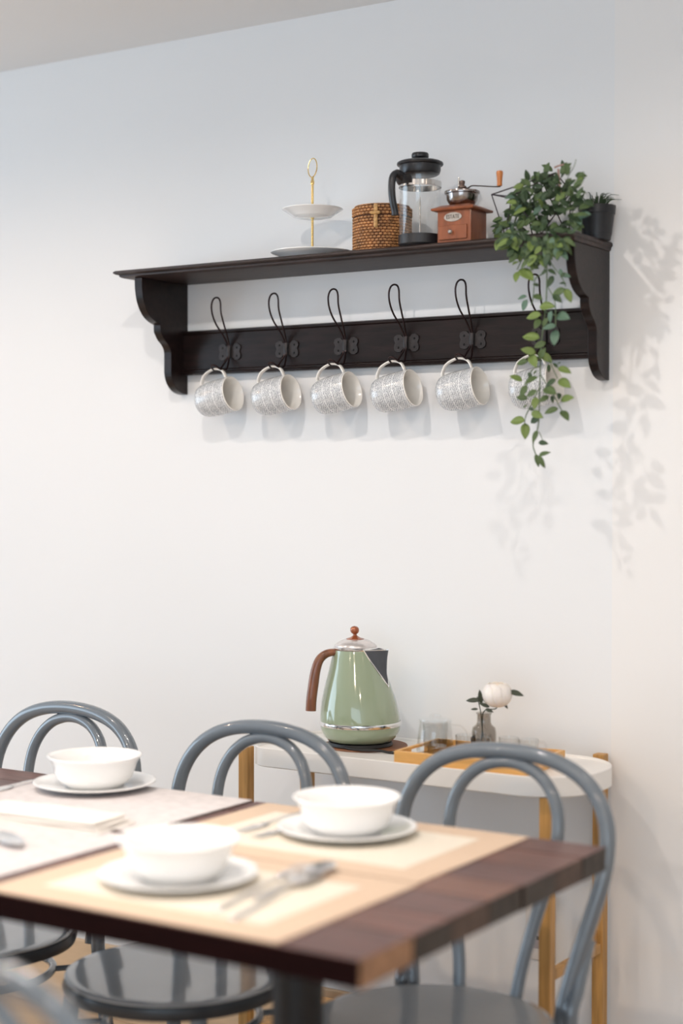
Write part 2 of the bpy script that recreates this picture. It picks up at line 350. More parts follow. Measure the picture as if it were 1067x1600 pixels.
# wire hooks
HX = [-2.313, -2.149, -1.987, -1.829, -1.664, -1.492]
def make_hook():
    t = thing('coat_hook', '', 'hook')
    bm = nb(); ol = []
    hw, hh = .031, .0195
    for sx in (1, -1):
        pts = [(0, hh*.72), (.010, hh*.72), (.014, hh*.98), (.024, hh), (.0308, hh*.78), (.032, hh*.45), (.0285, .06*hh), (.032, -hh*.4), (.0308, -hh*.78), (.024, -hh), (.014, -hh*.98), (.010, -hh*.72), (0, -hh*.72)]
        if sx == -1: pts = [(-a, b) for a, b in pts[::-1]][1:-1]
        ol += [(a*sx*sx, b) for a, b in pts]
    prism(bm, ol, -.0030, 0, 'y'); obj('mount_plate', bm, MT['plate'], t, bevel=.0004)
    bm = nb(); tube(bm, [(0, -.006, -.014), (0, -.0085, 0), (0, -.006, .014)], [(.0055, .003)]*3, 10, flat=(1, 0, 0)); obj('clip', bm, MT['plate'], t)
    for sx in (-1, 1):
        for sz in (-1, 1):
            bm = nb(); lathe(bm, [(0, .0012), (.0018, .0010), (.0027, 0), (0, 0)], 12); obj('screw', bm, MT['screw'], t, loc=(sx*.0205, -.0030, sz*.0095), rot=(R(90), 0, 0))
    bm = nb()
    # tall upper loop, two wires joined at the top
    Lf = [(-.002, -.006, .002), (-.003, -.008, .018), (-.006, -.020, .038), (-.0105, -.041, .062), (-.0125, -.053, .084), (-.0125, -.057, .104), (-.009, -.056, .118), (-.002, -.054, .1235)]
    Rt = [(.006, -.053, .121), (.0098, -.052, .111), (.0095, -.049, .088), (.0075, -.035, .062), (.0045, -.019, .038), (.002, -.008, .018), (.002, -.006, .002)]
    tube(bm, cr(Lf+Rt, 6), .0021, 8); obj('upper_wire_loop', bm, MT['wire'], t)
    bm = nb()
    Lf = [(-.002, -.006, -.002), (-.003, -.009, -.016), (-.007, -.018, -.031), (-.010, -.029, -.043), (-.011, -.044, -.046), (-.010, -.058, -.042), (-.006, -.066, -.037)]
    Rt = [(0, -.068, -.0355)] + [(-a, b, c) for a, b, c in Lf[::-1]]
    tube(bm, cr(Lf+Rt, 6), .0021, 8); obj('lower_wire_loop', bm, MT['wire'], t)
    return t
ordn = ['first hook from the left, nearest the left bracket', 'second hook from the left on the rail', 'third hook from the left on the rail', 'fourth hook from the left on the rail', 'fifth hook from the left on the rail, under the grinder', 'rightmost on the rail, half hidden behind the trailing plant']
hk = make_hook()
for i, x in enumerate(HX):
    o = hk if i == 0 else copytree(hk)
    o.location = (x, 3.1335, 1.6565); tag(o, 'dark wire coat hook, '+ordn[i], 'hook', 'wire hooks on the shelf rail')
# mugs
def make_mug():
    t = thing('mug', '', 'mug')
    Lm = .093
    outer = [(0, 0), (.027, 0), (.031, .0015), (.0355, .006), (.0387, .014), (.0405, .026), (.0415, .042), (.0418, .064), (.0418, .082), (.0412, Lm-.001)]
    bm = nb(); lathe(bm, outer, 64)
    b1 = obj('body', bm, MT['mug'], t, smooth='all')
    bm = nb(); lathe(bm, [(.0412, Lm-.001), (.0412, Lm+.0005), (.0402, Lm+.0014), (.0390, Lm+.0005), (.0388, .06), (.0385, .03), (.034, .009), (.024, .005), (0, .0045)], 64)
    obj('inside', bm, MT['cream'], t, smooth='all', label='plain cream glazed inside and rim')
    bm = nb()
    pts = cr([(-.037, 0, .008), (-.047, 0, .010), (-.0605, 0, .021), (-.0675, 0, .041), (-.0665, 0, .058), (-.058, 0, .074), (-.040, 0, .081)], 6)
    n = len(pts); tube(bm, pts, [(.0062, .0026)]*n, 14, flat=(0, 1, 0)); obj('handle', bm, MT['cream'], t, smooth='all', label='plain cream glazed handle')
    return t
mg = make_mug(); MX = [-2.298, -2.132, -1.974, -1.812, -1.650, -1.476]
mlab = ['beside the left bracket', 'second from the left', 'third from the left', 'fourth from the left', 'fifth from the left, beside the trailing plant', 'half hidden behind the trailing plant']
for i, x in enumerate(MX):
    o = mg if i == 0 else copytree(mg)
    th = R(79+[0, 1, -1, 0, 1, 0][i]); ax = Vector((math.sin(th), 0, math.cos(th)))
    hkpt = Vector((HX[i]-.000, 3.087, 1.6565-.046+.0021))   # the wire carries the handle strap
    # the strap's inner top lies at local (-.0639, 0, .040)
    Rm = Matrix.Rotation(th, 3, 'Y')
    o.location = hkpt-Rm @ Vector((-.0648, 0, .062)); o.rotation_euler = (0, th, 0)
    tag(o, 'white grey-beaded mug hanging by its handle, '+mlab[i], 'mug', 'mugs hanging from the rail hooks')

# ------------------------------------------------------------------ things on the shelf
ZS = zt+.0003
# cake stand
c = P(488, 380, 3.052); t = thing('cake_stand', 'two tier white cake stand with gold rod and ring on the shelf', 'cake stand', (c.x, 3.052, ZS))
def plate_prof(r, foot, h, th=.0035):
    return [(0, 0), (foot*.8, 0), (foot*.82, .002), (foot, .002), (foot+.002, .004), (foot+(r-foot)*.55, h*.62), (r-.002, h-.0015), (r, h), (r-.002, h+.001), (foot+(r-foot)*.5, h*.62+th), (foot*.9, .002+th), (0, .002+th)]
bm = nb(); lathe(bm, plate_prof(.094, .062, .017), 72); obj('lower_plate', bm, MT['ceramic'], t, smooth='all')
bm = nb(); lathe(bm, plate_prof(.0685, .044, .0185), 72, c=(0, 0, .095)); obj('upper_plate', bm, MT['ceramic'], t, smooth='all')
bm = nb(); lathe(bm, [(0, .004), (.006, .004), (.006, .007), (.0028, .0075), (.0028, .092), (.0042, .0925), (.0042, .096), (.0028, .097), (.0028, .168), (.0042, .169), (.0042, .176), (.003, .178), (.003, .185), (0, .186)], 20); obj('rod', bm, MT['gold'], t)
bm = nb(); tube(bm, [(.0205*math.cos(a), 0, .206+.0205*math.sin(a)) for a in [2*PI*i/40 for i in range(40)]], .0013, 8, closed=True)
obj('ring_handle', bm, MT['gold'], t, rot=(0, 0, R(-28)))
# rattan basket
c = P(597, 360, 3.045); t = thing('rattan_basket', 'round brown woven rattan basket with lid and clasp beside the cafetiere', 'basket', (c.x, 3.045, ZS))
RB, HB = .0635, .099
bm = nb(); lathe(bm, [(0, 0), (RB-.003, 0), (RB-.002, .002), (RB-.002, .0755), (RB-.004, .0757), (RB-.004, .077), (0, .077)], 64); obj('basket_body', bm, MT['rattan_dark'], t)
bm = nb(); lathe(bm, [(0, .077), (RB-.001, .077), (RB-.001, HB-.003), (RB-.006, HB), (0, HB)], 64); lidb = obj('lid', bm, MT['rattan_dark'], t)
def stitches(bm, rad, z, n, off, h, l, rx=.0022):
    for k in range(n):
        a = 2*PI*(k+off)/n+random.uniform(-.01, .01); ca, sa = math.cos(a), math.sin(a)
        cx, cy = rad*ca, rad*sa; tx, ty = -sa, ca
        q = [(-l/2, 0), (-l*.3, h/2), (l*.3, h/2), (l/2, 0), (l*.3, -h/2), (-l*.3, -h/2)]
        o1 = [bm.verts.new((cx+tx*a1-ca*.001, cy+ty*a1-sa*.001, z+b1)) for a1, b1 in q]
        o2 = [bm.verts.new((cx+tx*a1*.75+ca*rx, cy+ty*a1*.75+sa*rx, z+b1*.55)) for a1, b1 in q]
        bm.faces.new(o2)
        for j in range(6): bm.faces.new((o1[j], o1[(j+1) % 6], o2[(j+1) % 6], o2[j]))
bm = nb()
for r_ in range(12): stitches(bm, RB-.0012, .0035+r_*.00625, 44, .5*(r_ % 2), .0056, .0092)
tag(obj('woven_strands', bm, MT['rattan'], t), kind='stuff')
bm = nb()
for r_ in range(3): stitches(bm, RB-.0002, .0805+r_*.0064, 44, .5*(r_ % 2), .0058, .0092)
for k in range(9):
    rr_ = RB-.006-k*.0062
    if rr_ > .006:
        for q in range(int(rr_*2*PI/.0092)):
            a = 2*PI*q*.0092/(rr_*2*PI); box(bm, (rr_*math.cos(a), rr_*math.sin(a), HB+.0004), (.0052, .0084, .002), rz=a)
tag(obj('woven_lid_strands', bm, MT['rattan'], t), kind='stuff')
ang = math.atan2(CAM.y-3.045, CAM.x-c.x)-R(12); ca, sa = math.cos(ang), math.sin(ang)
def bk(s, z, d=0.0): r_ = RB+.0035+d; a = ang+s/r_; return (r_*math.cos(a), r_*math.sin(a), z)
bm = nb(); tube(bm, [bk(0, .097), bk(0, .09), bk(0, .078, .001), bk(0, .06, 0), bk(0, .050, -.001), bk(0, .049, -.002)], [(.0042, .002)]*6, 8, flat=(-sa, ca, 0)); obj('clasp_strap', bm, MT['rattan_light'], t)
bm = nb(); tube(bm, [bk(s, .0785, .0035) for s in (-.011, -.009, 0, .009, .011)], [.002, .0038, .0042, .0038, .002], 10); obj('toggle', bm, MT['rattan_light'], t)
# french press
c = P(656, 360, 3.0); t = thing('french_press', 'glass french press with black lid, handle and base on the shelf', 'coffee press', (c.x, 3.0, ZS))
rg = .0440
bm = nb(); lathe(bm, [(0, .004), (rg-.004, .004), (rg, .008), (rg, .146), (rg+.001, .150), (rg-.001, .150), (rg-.0018, .146), (rg-.0018, .009), (rg-.005, .0062), (0, .0062)], 64); obj('glass_beaker', bm, MT['glass'], t, smooth='all')
bm = nb(); lathe(bm, [(0, 0), (.040, 0), (.0425, .002), (rg+.0015, .005), (rg+.0015, .024), (rg+.0005, .0245), (rg+.0005, .0045), (0, .0035)], 64); obj('base', bm, MT['blackplastic'], t)
bm = nb(); lathe(bm, [(0, .012), (.041, .012), (.0425, .013), (.0425, .020), (.041, .022), (.010, .023), (.006, .027), (0, .027)], 48); obj('filter_disc', bm, MT['steel'], t)
bm = nb(); tube(bm, [(0, 0, .025), (0, 0, .188)], .0017, 10); obj('plunger_rod', bm, MT['steel'], t)
bm = nb(); lathe(bm, [(rg+.0008, .124), (rg+.0012, .1245), (rg+.0012, .1355), (rg+.0008, .136)], 64, close=True); obj('metal_band', bm, MT['steel'], t)
bm = nb(); lathe(bm, [(0, .150), (.036, .150), (.041, .153), (.0435, .160), (.0435, .170), (.048, .171), (.0492, .173), (.0485, .1765), (.044, .179), (.020, .182), (.010, .1825), (.006, .185), (.012, .187), (.0175, .1875), (.0182, .189), (.0182, .1945), (.0165, .197), (0, .1975)], 64); obj('lid', bm, MT['blackplastic'], t)
# handle towards the camera's left
hd = (-Vector((A.x, A.y, 0)).normalized()*.80+Vector((-fw.x, -fw.y, 0)).normalized()*.60).normalized()
def hp(r_, z): return (hd.x*r_, hd.y*r_, z)
bm = nb(); pts = cr([hp(.043, .139), hp(.056, .146), hp(.067, .147), hp(.0745, .136), hp(.076, .112), hp(.073, .088), hp(.068, .070), hp(.067, .060)], 6)
n = len(pts); side = (-hd.y, hd.x, 0)
tube(bm, pts, [(.0085, .0068) if i > n*.25 else (.010, .0085) for i in range(n)], 14, flat=side); obj('handle', bm, MT['blackplastic'], t, smooth='all')
bm = nb(); sideV = Vector(side); a0 = math.atan2(hd.y, hd.x)
tube(bm, [(math.cos(a0+q)*(rg+.002), math.sin(a0+q)*(rg+.002), .134) for q in (-.5, -.25, 0, .25, .5)], [(.0035, .014)]*5, 10); obj('handle_collar', bm, MT['blackplastic'], t)
# grinder
c = P(722, 350, 3.0); gx = -1.624
t = thing('coffee_grinder', 'red brown wooden hand coffee grinder with metal bowl and crank', 'coffee grinder', (gx, 3.008, ZS))
gw, gd = .078, .070
bm = nb(); bb(bm, -gw/2, gw/2, -gd/2, gd/2, 0, .066); obj('wooden_box', bm, MT['redwood'], t, smooth=False, bevel=.0015)
bm = nb()
for k, (ins, z) in enumerate(((.002, .066), (-.009, .067), (-.0105, .0695), (-.009, .072), (-.003, .074), (.006, .079), (.008, .080))): pass
pr = [(.0, .0655), (-.009, .0665), (-.0105, .069), (-.0095, .0715), (-.004, .0735), (.004, .0775), (.007, .0785)]
rings = []
for ins, z in pr:
    a, b = gw/2-ins, gd/2-ins; rings.append([bm.verts.new(p) for p in ((-a, -b, z), (a, -b, z), (a, b, z), (-a, b, z))])
bm.faces.new(rings[0][::-1]); bm.faces.new(rings[-1])
for a, b in zip(rings, rings[1:]):
    for j in range(4): bm.faces.new((a[j], a[(j+1) % 4], b[(j+1) % 4], b[j]))
obj('top_board', bm, MT['redwood'], t, smooth=False)
bm = nb(); bb(bm, -.0345, .031, -gd/2-.004, -gd/2+.002, .006, .035); dr = obj('drawer', bm, MT['redwood'], t, smooth=False, bevel=.0012)
bm = nb(); lathe(bm, [(0, 0), (.002, 0), (.002, .003), (.0045, .005), (.0048, .008), (.003, .0105), (0, .011)], 20); obj('knob', bm, MT['steel'], dr, loc=(-.003, -gd/2-.004, .0205), rot=(R(90), 0, 0))
bm = nb(); el = [(.0205*math.cos(2*PI*i/32), .0095*math.sin(2*PI*i/32)) for i in range(32)]
prism(bm, el, -.0018, 0, 'y'); bd = obj('badge', bm, MT['badge'], t, smooth=False, bevel=.0006, loc=(-.002, -gd/2, .052), label='oval metal badge')
fc = bpy.data.curves.new('t', 'FONT'); fc.body = 'ESTATE'; fc.size = .0115; fc.align_x = 'CENTER'; fc.align_y = 'CENTER'; fc.extrude = .0003
fo = bpy.data.objects.new('t', fc); COL.objects.link(fo); bpy.context.view_layer.update()
me = bpy.data.meshes.new_from_object(fo.evaluated_get(bpy.context.evaluated_depsgraph_get())); bpy.data.objects.remove(fo)
me.materials.clear(); me.materials.append(MT['badgetext']); lo = bpy.data.objects.new('lettering', me); COL.objects.link(lo); lo.parent = bd
lo.location = (0, -.0021, 0); lo.rotation_euler = (R(90), 0, 0); lo.scale = (.80, 1.05, 1)
gz = .0785
bm = nb(); lathe(bm, [(0, gz), (.022, gz), (.026, gz+.002), (.0318, gz+.012), (.0335, gz+.024), (.0365, gz+.0255), (.037, gz+.028), (.0365, gz+.0305), (.033, gz+.031), (.032, gz+.026), (.030, gz+.014), (.020, gz+.006), (0, gz+.005)], 56); obj('hopper_bowl', bm, MT['darksteel'], t)
bm = nb(); lathe(bm, [(0, gz+.005), (.004, gz+.005), (.004, gz+.030), (.011, gz+.032), (.011, gz+.034), (.004, gz+.035), (.004, gz+.037), (.009, gz+.038), (.009, gz+.041), (.005, gz+.043), (.005, gz+.046), (.0058, gz+.047), (.0058, gz+.052), (.002, gz+.054), (0, gz+.054)], 20); obj('spindle', bm, MT['bronze'], t)
bm = nb(); tube(bm, [(-.007, -.002, gz+.040), (-.007, -.002, gz+.060)], [(.002, .0014)]*2, 8); obj('wing_screw', bm, MT['steel'], t)
bm = nb(); tube(bm, cr([(0, 0, gz+.039), (.012, .002, gz+.037), (.020, .004, gz+.041), (.035, .007, gz+.040), (.070, .014, gz+.036), (.080, .016, gz+.036)], 4), [(.0035, .0013)]*21, 8, flat=(0, 1, 0)); obj('crank_arm', bm, MT['bronze'], t)
bm = nb(); lathe(bm, [(0, 0), (.0048, 0), (.0055, .002), (.0052, .008), (.0062, .018), (.0072, .026), (.0065, .030), (.004, .0315), (0, .032)], 24); obj('crank_handle', bm, MT['orange'], t, loc=(.0785, .016, gz+.037))
# wire terrarium frame
t = thing('wire_planter', 'black wire geometric planter frame half buried in trailing leaves on the shelf', 'planter', (-1.47, 3.02, ZS))
def l_(px, py, y): return P(px, py, y)-Vector(t.location)
V = {'a': l_(768, 304, 2.99), 'b': l_(868, 270, 2.99), 'c': l_(806, 327, 2.965), 'd': l_(803, 345, 3.05), 'e': None, 'f': l_(892, 300, 3.07), 'g': l_(848, 285, 3.11)}
V['e'] = Vector((V['a'].x+.035, -.035, .0025)); V['h'] = Vector((V['e'].x+.085, -.045, .0025)); V['i'] = Vector((V['e'].x+.02, .055, .0025)); V['j'] = Vector((V['e'].x+.10, .05, .0025))
V['c'] = Vector((V['a'].x+.055, -.05, V['a'].z-.012)); V['d'] = Vector((V['a'].x+.035, .05, V['a'].z-.005))
for e in ('ab', 'ac', 'ad', 'ae', 'bc', 'bg', 'dg', 'ce', 'ch', 'eh', 'ei', 'di', 'ij', 'hj', 'bf', 'hf', 'jf', 'gf', 'gj'):
    bm = nb(); tube(bm, [V[e[0]], V[e[1]]], .0013, 6); obj('wire_rod', bm, MT['wire'], t)
# black pot
c = P(927, 345, 3.03); t = thing('plant_pot', 'plain black plastic plant pot at the right end of the shelf', 'pot', (-1.366, 3.108, ZS))
bm = nb(); lathe(bm, [(0, 0), (.026, 0), (.028, .001), (.0355, .052), (.037, .053), (.0385, .069), (.038, .070), (.036, .070), (.035, .052), (.030, .010), (0, .008)], 56); obj('pot_shell', bm, MT['pot'], t)
bm = nb(); lathe(bm, [(0, .058), (.035, .058), (.035, .050), (0, .050)], 32); obj('soil', bm, MT['soil'], t)
bm = nb()
for k in range(70):
    a = random.uniform(0, 2*PI); r0 = random.uniform(0, .02); ln = random.uniform(.03, .06); out = random.uniform(.012, .04)
    p0 = Vector((r0*math.cos(a), r0*math.sin(a), .056)); p1 = p0+Vector((math.cos(a)*out*.4, math.sin(a)*out*.4, ln*.6)); p2 = p0+Vector((math.cos(a)*out, math.sin(a)*out, ln*.62))
    if p2.y > .036 or p2.x > .05: continue
    tube(bm, cr([p0, p1, p2], 4), [(.0016*(1-.1*q), .0004) for q in range(9)], 5)
tag(obj('grass_tuft', bm, LEAF[1], t), kind='stuff')

# ------------------------------------------------------------------ trailing plant
def leafmesh(name, m, wd=.42, curl=.12):
    # unit leaf along +x, midrib fold and arched, pointed tip
    bm = nb(); n = 7; rows = []
    for i in range(n+1):
        u = i/n; w_ = wd*.5*2.05*(u**.72)*((1-u)**.95)*(1 if u < .99 else 0)*1.05
        z = -curl*u*u
        rows.append([bm.verts.new((u, -w_, z+w_*.35)), bm.verts.new((u, -w_*.5, z+w_*.14)), bm.verts.new((u, 0, z)), bm.verts.new((u, w_*.5, z+w_*.14)), bm.verts.new((u, w_, z+w_*.35))])
    for a, b in zip(rows, rows[1:]):
        for j in range(4): bm.faces.new((a[j], a[j+1], b[j+1], b[j]))
    bmesh.ops.remove_doubles(bm, verts=bm.verts, dist=.0008)
    r = bmesh.ops.extrude_face_region(bm, geom=bm.faces[:])
    for v in r['geom']:
        if isinstance(v, bmesh.types.BMVert): v.co.z -= .02
    bmesh.ops.recalc_face_normals(bm, faces=bm.faces)
    me = bpy.data.meshes.new(name); bm.to_mesh(me); bm.free(); me.materials.append(m)
    me.polygons.foreach_set('use_smooth', [True]*len(me.polygons)); return me
LM = [leafmesh('leaf', m, wd, cu) for m, wd, cu in ((LEAF[0], .66, .10), (LEAF[1], .62, .18), (LEAF[2], .70, .12), (LEAF[3], .70, .15), (LEAF[0], .5, .25))]
PT = thing('trailing_plant', 'green leafy trailing plant spilling over the right end of the shelf', 'plant', (-1.50, 2.99, ZS+.006))
PO = Vector(PT.location)
def leaf(base, tip, mi=None, nrm=None, wscale=1):
    base = Vector(base); tip = Vector(tip); d = tip-base; ln = d.length
    if ln < .002: return
    x = d.normalized(); n0 = nrm if nrm is not None else Vector((random.uniform(-.5, .5)+.4, -1+random.uniform(-.3, .3), random.uniform(.1, 1.1)))
    z = (n0-x*n0.dot(x)).normalized(); y = z.cross(x)
    o = bpy.data.objects.new('leaf', LM[random.randrange(5) if mi is None else mi]); COL.objects.link(o); o.parent = PT
    m = Matrix((x, y, z)).transposed().to_4x4() @ Matrix.Diagonal((ln, ln*wscale, ln, 1)); m.translation = base-PO; o.matrix_local = m
SC = 3.264
def cp(x, y, Y=2.935): return P(750+x/SC, 250+y/SC, Y)
def stem(pts, r=.0011, Y=2.935, name='stem'):
    bm = nb(); tube(bm, cr([cp(x, y, Y+dy)-PO for x, y, dy in pts], 5), r, 6); obj(name, bm, MT['stem'], PT)
stem([(335, 330, .05), (345, 420, .012), (341, 500, 0), (338, 700, 0), (322, 850, 0), (310, 960, 0), (307, 1060, 0), (303, 1180, 0), (300, 1320, 0), (290, 1385, 0), (270, 1450, 0), (283, 1500, 0)], .0014)
stem([(343, 495, 0), (375, 545, -.005), (415, 595, -.008), (437, 645, -.008)])
stem([(341, 530, 0), (315, 580, -.004), (280, 610, -.006), (272, 690, -.006), (262, 740, 0)])
stem([(250, 440, .01), (215, 505, -.01), (188, 560, -.012)])
stem([(340, 640, 0), (380, 720, -.01), (385, 850, -.01)])
stem([(335, 720, 0), (330, 770, 0), (395, 795, -.006)])
stem([(308, 1050, 0), (262, 1075, -.005), (235, 1150, -.008)])
stem([(345, 1000, 0), (370, 1060, -.006), (395, 1115, -.01)])
stem([(305, 1090, 0), (330, 1130, -.004), (372, 1195, -.008), (412, 1270, -.01), (430, 1290, -.01)])
stem([(303, 1160, 0), (270, 1230, -.004), (235, 1300, -.01), (226, 1345, -.01)])
stem([(300, 1385, 0), (318, 1430, 0), (305, 1440, 0)], .0008)
TR = [(215, 1128, 152, 1095, 2), (395, 1060, 465, 1082, 2), (400, 1120, 458, 1155, 2), (295, 1105, 222, 1140, 0), (240, 1148, 202, 1208, 0), (290, 1175, 235, 1205, 0), (388, 1118, 330, 1152, 1),
      (325, 1165, 385, 1188, 0), (243, 1218, 182, 1206, 0), (285, 1210, 276, 1268, 2), (352, 1203, 300, 1232, 0), (410, 1225, 475, 1207, 2), (402, 1188, 404, 1216, 1), (398, 1266, 326, 1290, 0),
      (413, 1278, 452, 1324, 0), (230, 1328, 148, 1332, 2), (230, 1342, 230, 1420, 2), (262, 1285, 318, 1312, 2), (305, 1308, 250, 1342, 1), (292, 1378, 268, 1434, 4), (298, 1440, 344, 1444, 1),
      (300, 1506, 352, 1486, 4), (284, 1498, 298, 1562, 4), (300, 1505, 326, 1572, 4), (243, 1028, 182, 1036, 0), (258, 992, 284, 1052, 2), (305, 985, 368, 1030, 2), (284, 985, 210, 962, 2),
      (305, 908, 213, 895, 2), (335, 930, 275, 955, 0), (312, 788, 232, 802, 2), (305, 810, 278, 858, 0), (303, 748, 378, 742, 2), (390, 792, 450, 802, 3), (365, 768, 350, 832, 3), (388, 845, 318, 855, 3),
      (388, 865, 374, 942, 3), (432, 655, 467, 724, 2), (432, 655, 365, 692, 0), (372, 690, 412, 718, 1), (410, 585, 462, 592, 3), (415, 592, 408, 552, 3), (372, 590, 345, 645, 1), (345, 558, 388, 578, 1),
      (270, 690, 316, 708, 0), (238, 695, 188, 706, 3), (240, 712, 212, 770, 3), (200, 558, 272, 606, 2), (195, 568, 178, 618, 2), (198, 518, 164, 530, 2), (248, 535, 300, 552, 0), (395, 1060, 372, 1030, 1),
      (265, 1110, 240, 1082, 1), (410, 600, 432, 570, 1), (440, 630, 405, 625, 1), (300, 1015, 330, 960, 0), (365, 1200, 372, 1240, 1), (350, 1040, 350, 1085, 1), (290, 1075, 268, 1090, 0), (275, 1275, 245, 1265, 1),
      (300, 640, 272, 632, 1), (340, 560, 310, 585, 1), (320, 850, 345, 800, 0), (240, 1250, 215, 1262, 4), (395, 1040, 412, 1030, 1)]
for x0, y0, x1, y1, mi in TR:
    Yb = 2.932+random.uniform(-.012, .004)
    b = cp(x0, y0, Yb); e = cp(x1, y1, Yb+random.uniform(-.018, .006)); leaf(b, e, mi, wscale=1.12)
# crown: the mass of leaves heaped round the planter and over the shelf edge
def inside(px, py, poly):
    c_ = False; n = len(poly)
    for i in range(n):
        x1, y1 = poly[i]; x2, y2 = poly[i-1]
        if (y1 > py) != (y2 > py) and px < (x2-x1)*(py-y1)/(y2-y1)+x1: c_ = not c_
    return c_
HULL = [(782, 345), (800, 322), (806, 296), (830, 282), (852, 272), (878, 262), (902, 272), (912, 290), (918, 310), (898, 335), (905, 350), (893, 372), (878, 392), (858, 398), (836, 408), (822, 400), (805, 396), (790, 380), (782, 362)]
cnt = 0; tries = 0
while cnt < 205 and tries < 5000:
    tries += 1
    px, py = random.uniform(778, 920), random.uniform(258, 412)
    if not inside(px, py, HULL): continue
    front = random.random()
    Y = 2.925+.13*front if py < 368 else 2.915+.03*front
    b = P(px, py, Y)
    if b.z < ZS+.010 and b.y > 2.945: continue
    lx = (px-845)/70; out = Vector((lx*.9+random.uniform(-.7, .7), random.uniform(-.6, .15), (330-py)/110+random.uniform(-.75, .45))).normalized()
    e = b+out*random.uniform(.018, .031)
    if e.z < ZS+.004 and e.y > 2.95: continue
    if b.x > -1.43 and b.y > 3.01: continue
    leaf(b, e, random.choice([0, 0, 1, 1, 2, 0, 4, 3, 1]), wscale=1.1); cnt += 1
# inner leaves too crowded to tell apart, one mesh
bmI = nb(); rI = random.Random(3); k = 0
while k < 170:
    px, py = rI.uniform(790, 910), rI.uniform(275, 395)
    if not inside(px, py, HULL): continue
    Y = rI.uniform(2.965, 3.06) if py < 360 else rI.uniform(2.925, 2.94)
    b = P(px, py, Y)
    if b.z < ZS+.012 and b.y > 2.945: continue
    d = Vector((rI.uniform(-1, 1), rI.uniform(-.7, .5), rI.uniform(-.8, .6))).normalized(); L_ = rI.uniform(.018, .030)
    if (b+d*L_).z < ZS+.004 and (b+d*L_).y > 2.94: continue
    x = d; z = (Vector((rI.uniform(-.5, .7), -1, rI.uniform(0, 1)))); z = (z-x*z.dot(x)).normalized(); y = z.cross(x)
    m = Matrix((x, y, z)).transposed().to_4x4() @ Matrix.Diagonal((L_, L_*1.1, L_, 1)); m.translation = b-PO
    n0 = len(bmI.verts); bmI.from_mesh(LM[1]); bmI.verts.ensure_lookup_table()
    for v in bmI.verts[n0:]: v.co = m @ v.co
    k += 1
tag(obj('inner_foliage', bmI, LEAF[1], PT, smooth='all'), kind='stuff')
# leaves that stand out of the outline
for x0, y0, x1, y1, mi in ((245, 110, 235, 50, 1), (290, 108, 298, 58, 0), (225, 128, 168, 140, 2), (390, 130, 388, 65, 1), (440, 75, 462, 30, 2), (490, 105, 522, 92, 2), (470, 190, 455, 130, 0), (500, 290, 558, 270, 3), (490, 290, 515, 325, 3), (150, 340, 92, 312, 0),
                          (185, 275, 125, 258, 1), (100, 408, 78, 460, 2), (165, 405, 190, 458, 2), (430, 420, 446, 462, 2), (400, 420, 430, 440, 0), (180, 470, 138, 490, 0), (350, 440, 320, 490, 3), (500, 245, 562, 232, 0), (475, 330, 515, 360, 0), (240, 470, 250, 540, 1), (262, 480, 268, 560, 0), (285, 520, 260, 560, 2),
                          (300, 480, 296, 520, 0), (225, 155, 222, 215, 1), (255, 100, 275, 85, 0), (205, 420, 180, 415, 2), (335, 95, 345, 70, 1), (310, 500, 335, 545, 2), (370, 400, 420, 470, 2), (350, 430, 370, 490, 0)):
    Yb = 2.93 if y0 > 360 else 2.96
    leaf(cp(x0, y0, Yb), cp(x1, y1, Yb-.012), mi, wscale=1.15)
for q in (0, 1):
    a = q*.7; pts = [Vector((0, .0, .005)), Vector((.02*math.cos(a), .02*math.sin(a)-.01, .05)), Vector((.05*math.cos(a), .03*math.sin(a)-.02, .075)), Vector((.065*math.cos(a)-.01, .03*math.sin(a)-.035, .05+.02*math.sin(a*2)))]
    bm = nb(); tube(bm, cr(pts, 4), .0011, 5); obj('stem', bm, MT['stem'], PT)
bm = nb(); tube(bm, cr([P(876, 305, 2.99)-PO, P(874, 290, 2.97)-PO, P(872, 264, 2.97)-PO], 4), .0022, 7); tube(bm, cr([P(866, 262, 2.97)-PO, P(873, 259, 2.97)-PO, P(881, 257, 2.97)-PO], 3), .0018, 7)
obj('pruned_twig', bm, MT['twig'], PT, label='pinkish bare twig end')
bm = nb(); tube(bm, cr([P(880, 300, 2.97)-PO, P(888, 275, 2.965)-PO, P(896, 262, 2.96)-PO, P(900, 249, 2.96)-PO], 4), .0007, 5); obj('stem', bm, MT['stem'], PT)

# ------------------------------------------------------------------ serving cart
CT = thing('serving_cart', 'white oval top serving cart with bamboo legs against the wall', 'cart', (-1.70, 2.97, 0))
CL = Vector(CT.location)
ZT = .785
def rrect(x0, x1, y0, y1, rl, rr_, n=10):
    pts = []
    for cx, cy, r_, a0 in ((x1-rr_, y0+rr_, rr_, -90), (x1-rr_, y1-rr_, rr_, 0), (x0+rl, y1-rl, rl, 90), (x0+rl, y0+rl, rl, 180)):
        for k in range(n+1): a = R(a0+90*k/n); pts.append((cx+r_*math.cos(a), cy+r_*math.sin(a)))
    return pts
bm = nb(); lv = []
for ins, z in ((.006, ZT-.040), (0, ZT-.037), (0, ZT), (.0015, ZT+.0012), (.004, ZT), (.006, ZT-.004)):
    lv.append([bm.verts.new((x, y, z)) for x, y in rrect(-2.043+ins, -1.285-ins, 2.826+ins, 3.11-ins, .05-ins, .125-ins)])
bm.faces.new(lv[0][::-1]); bm.faces.new(lv[-1])
for a, b in zip(lv, lv[1:]):
    for j in range(len(a)): bm.faces.new((a[j], a[(j+1) % len(a)], b[(j+1) % len(a)], b[j]))
loc(obj('tray_top', bm, MT['whitemetal'], CT), CT)
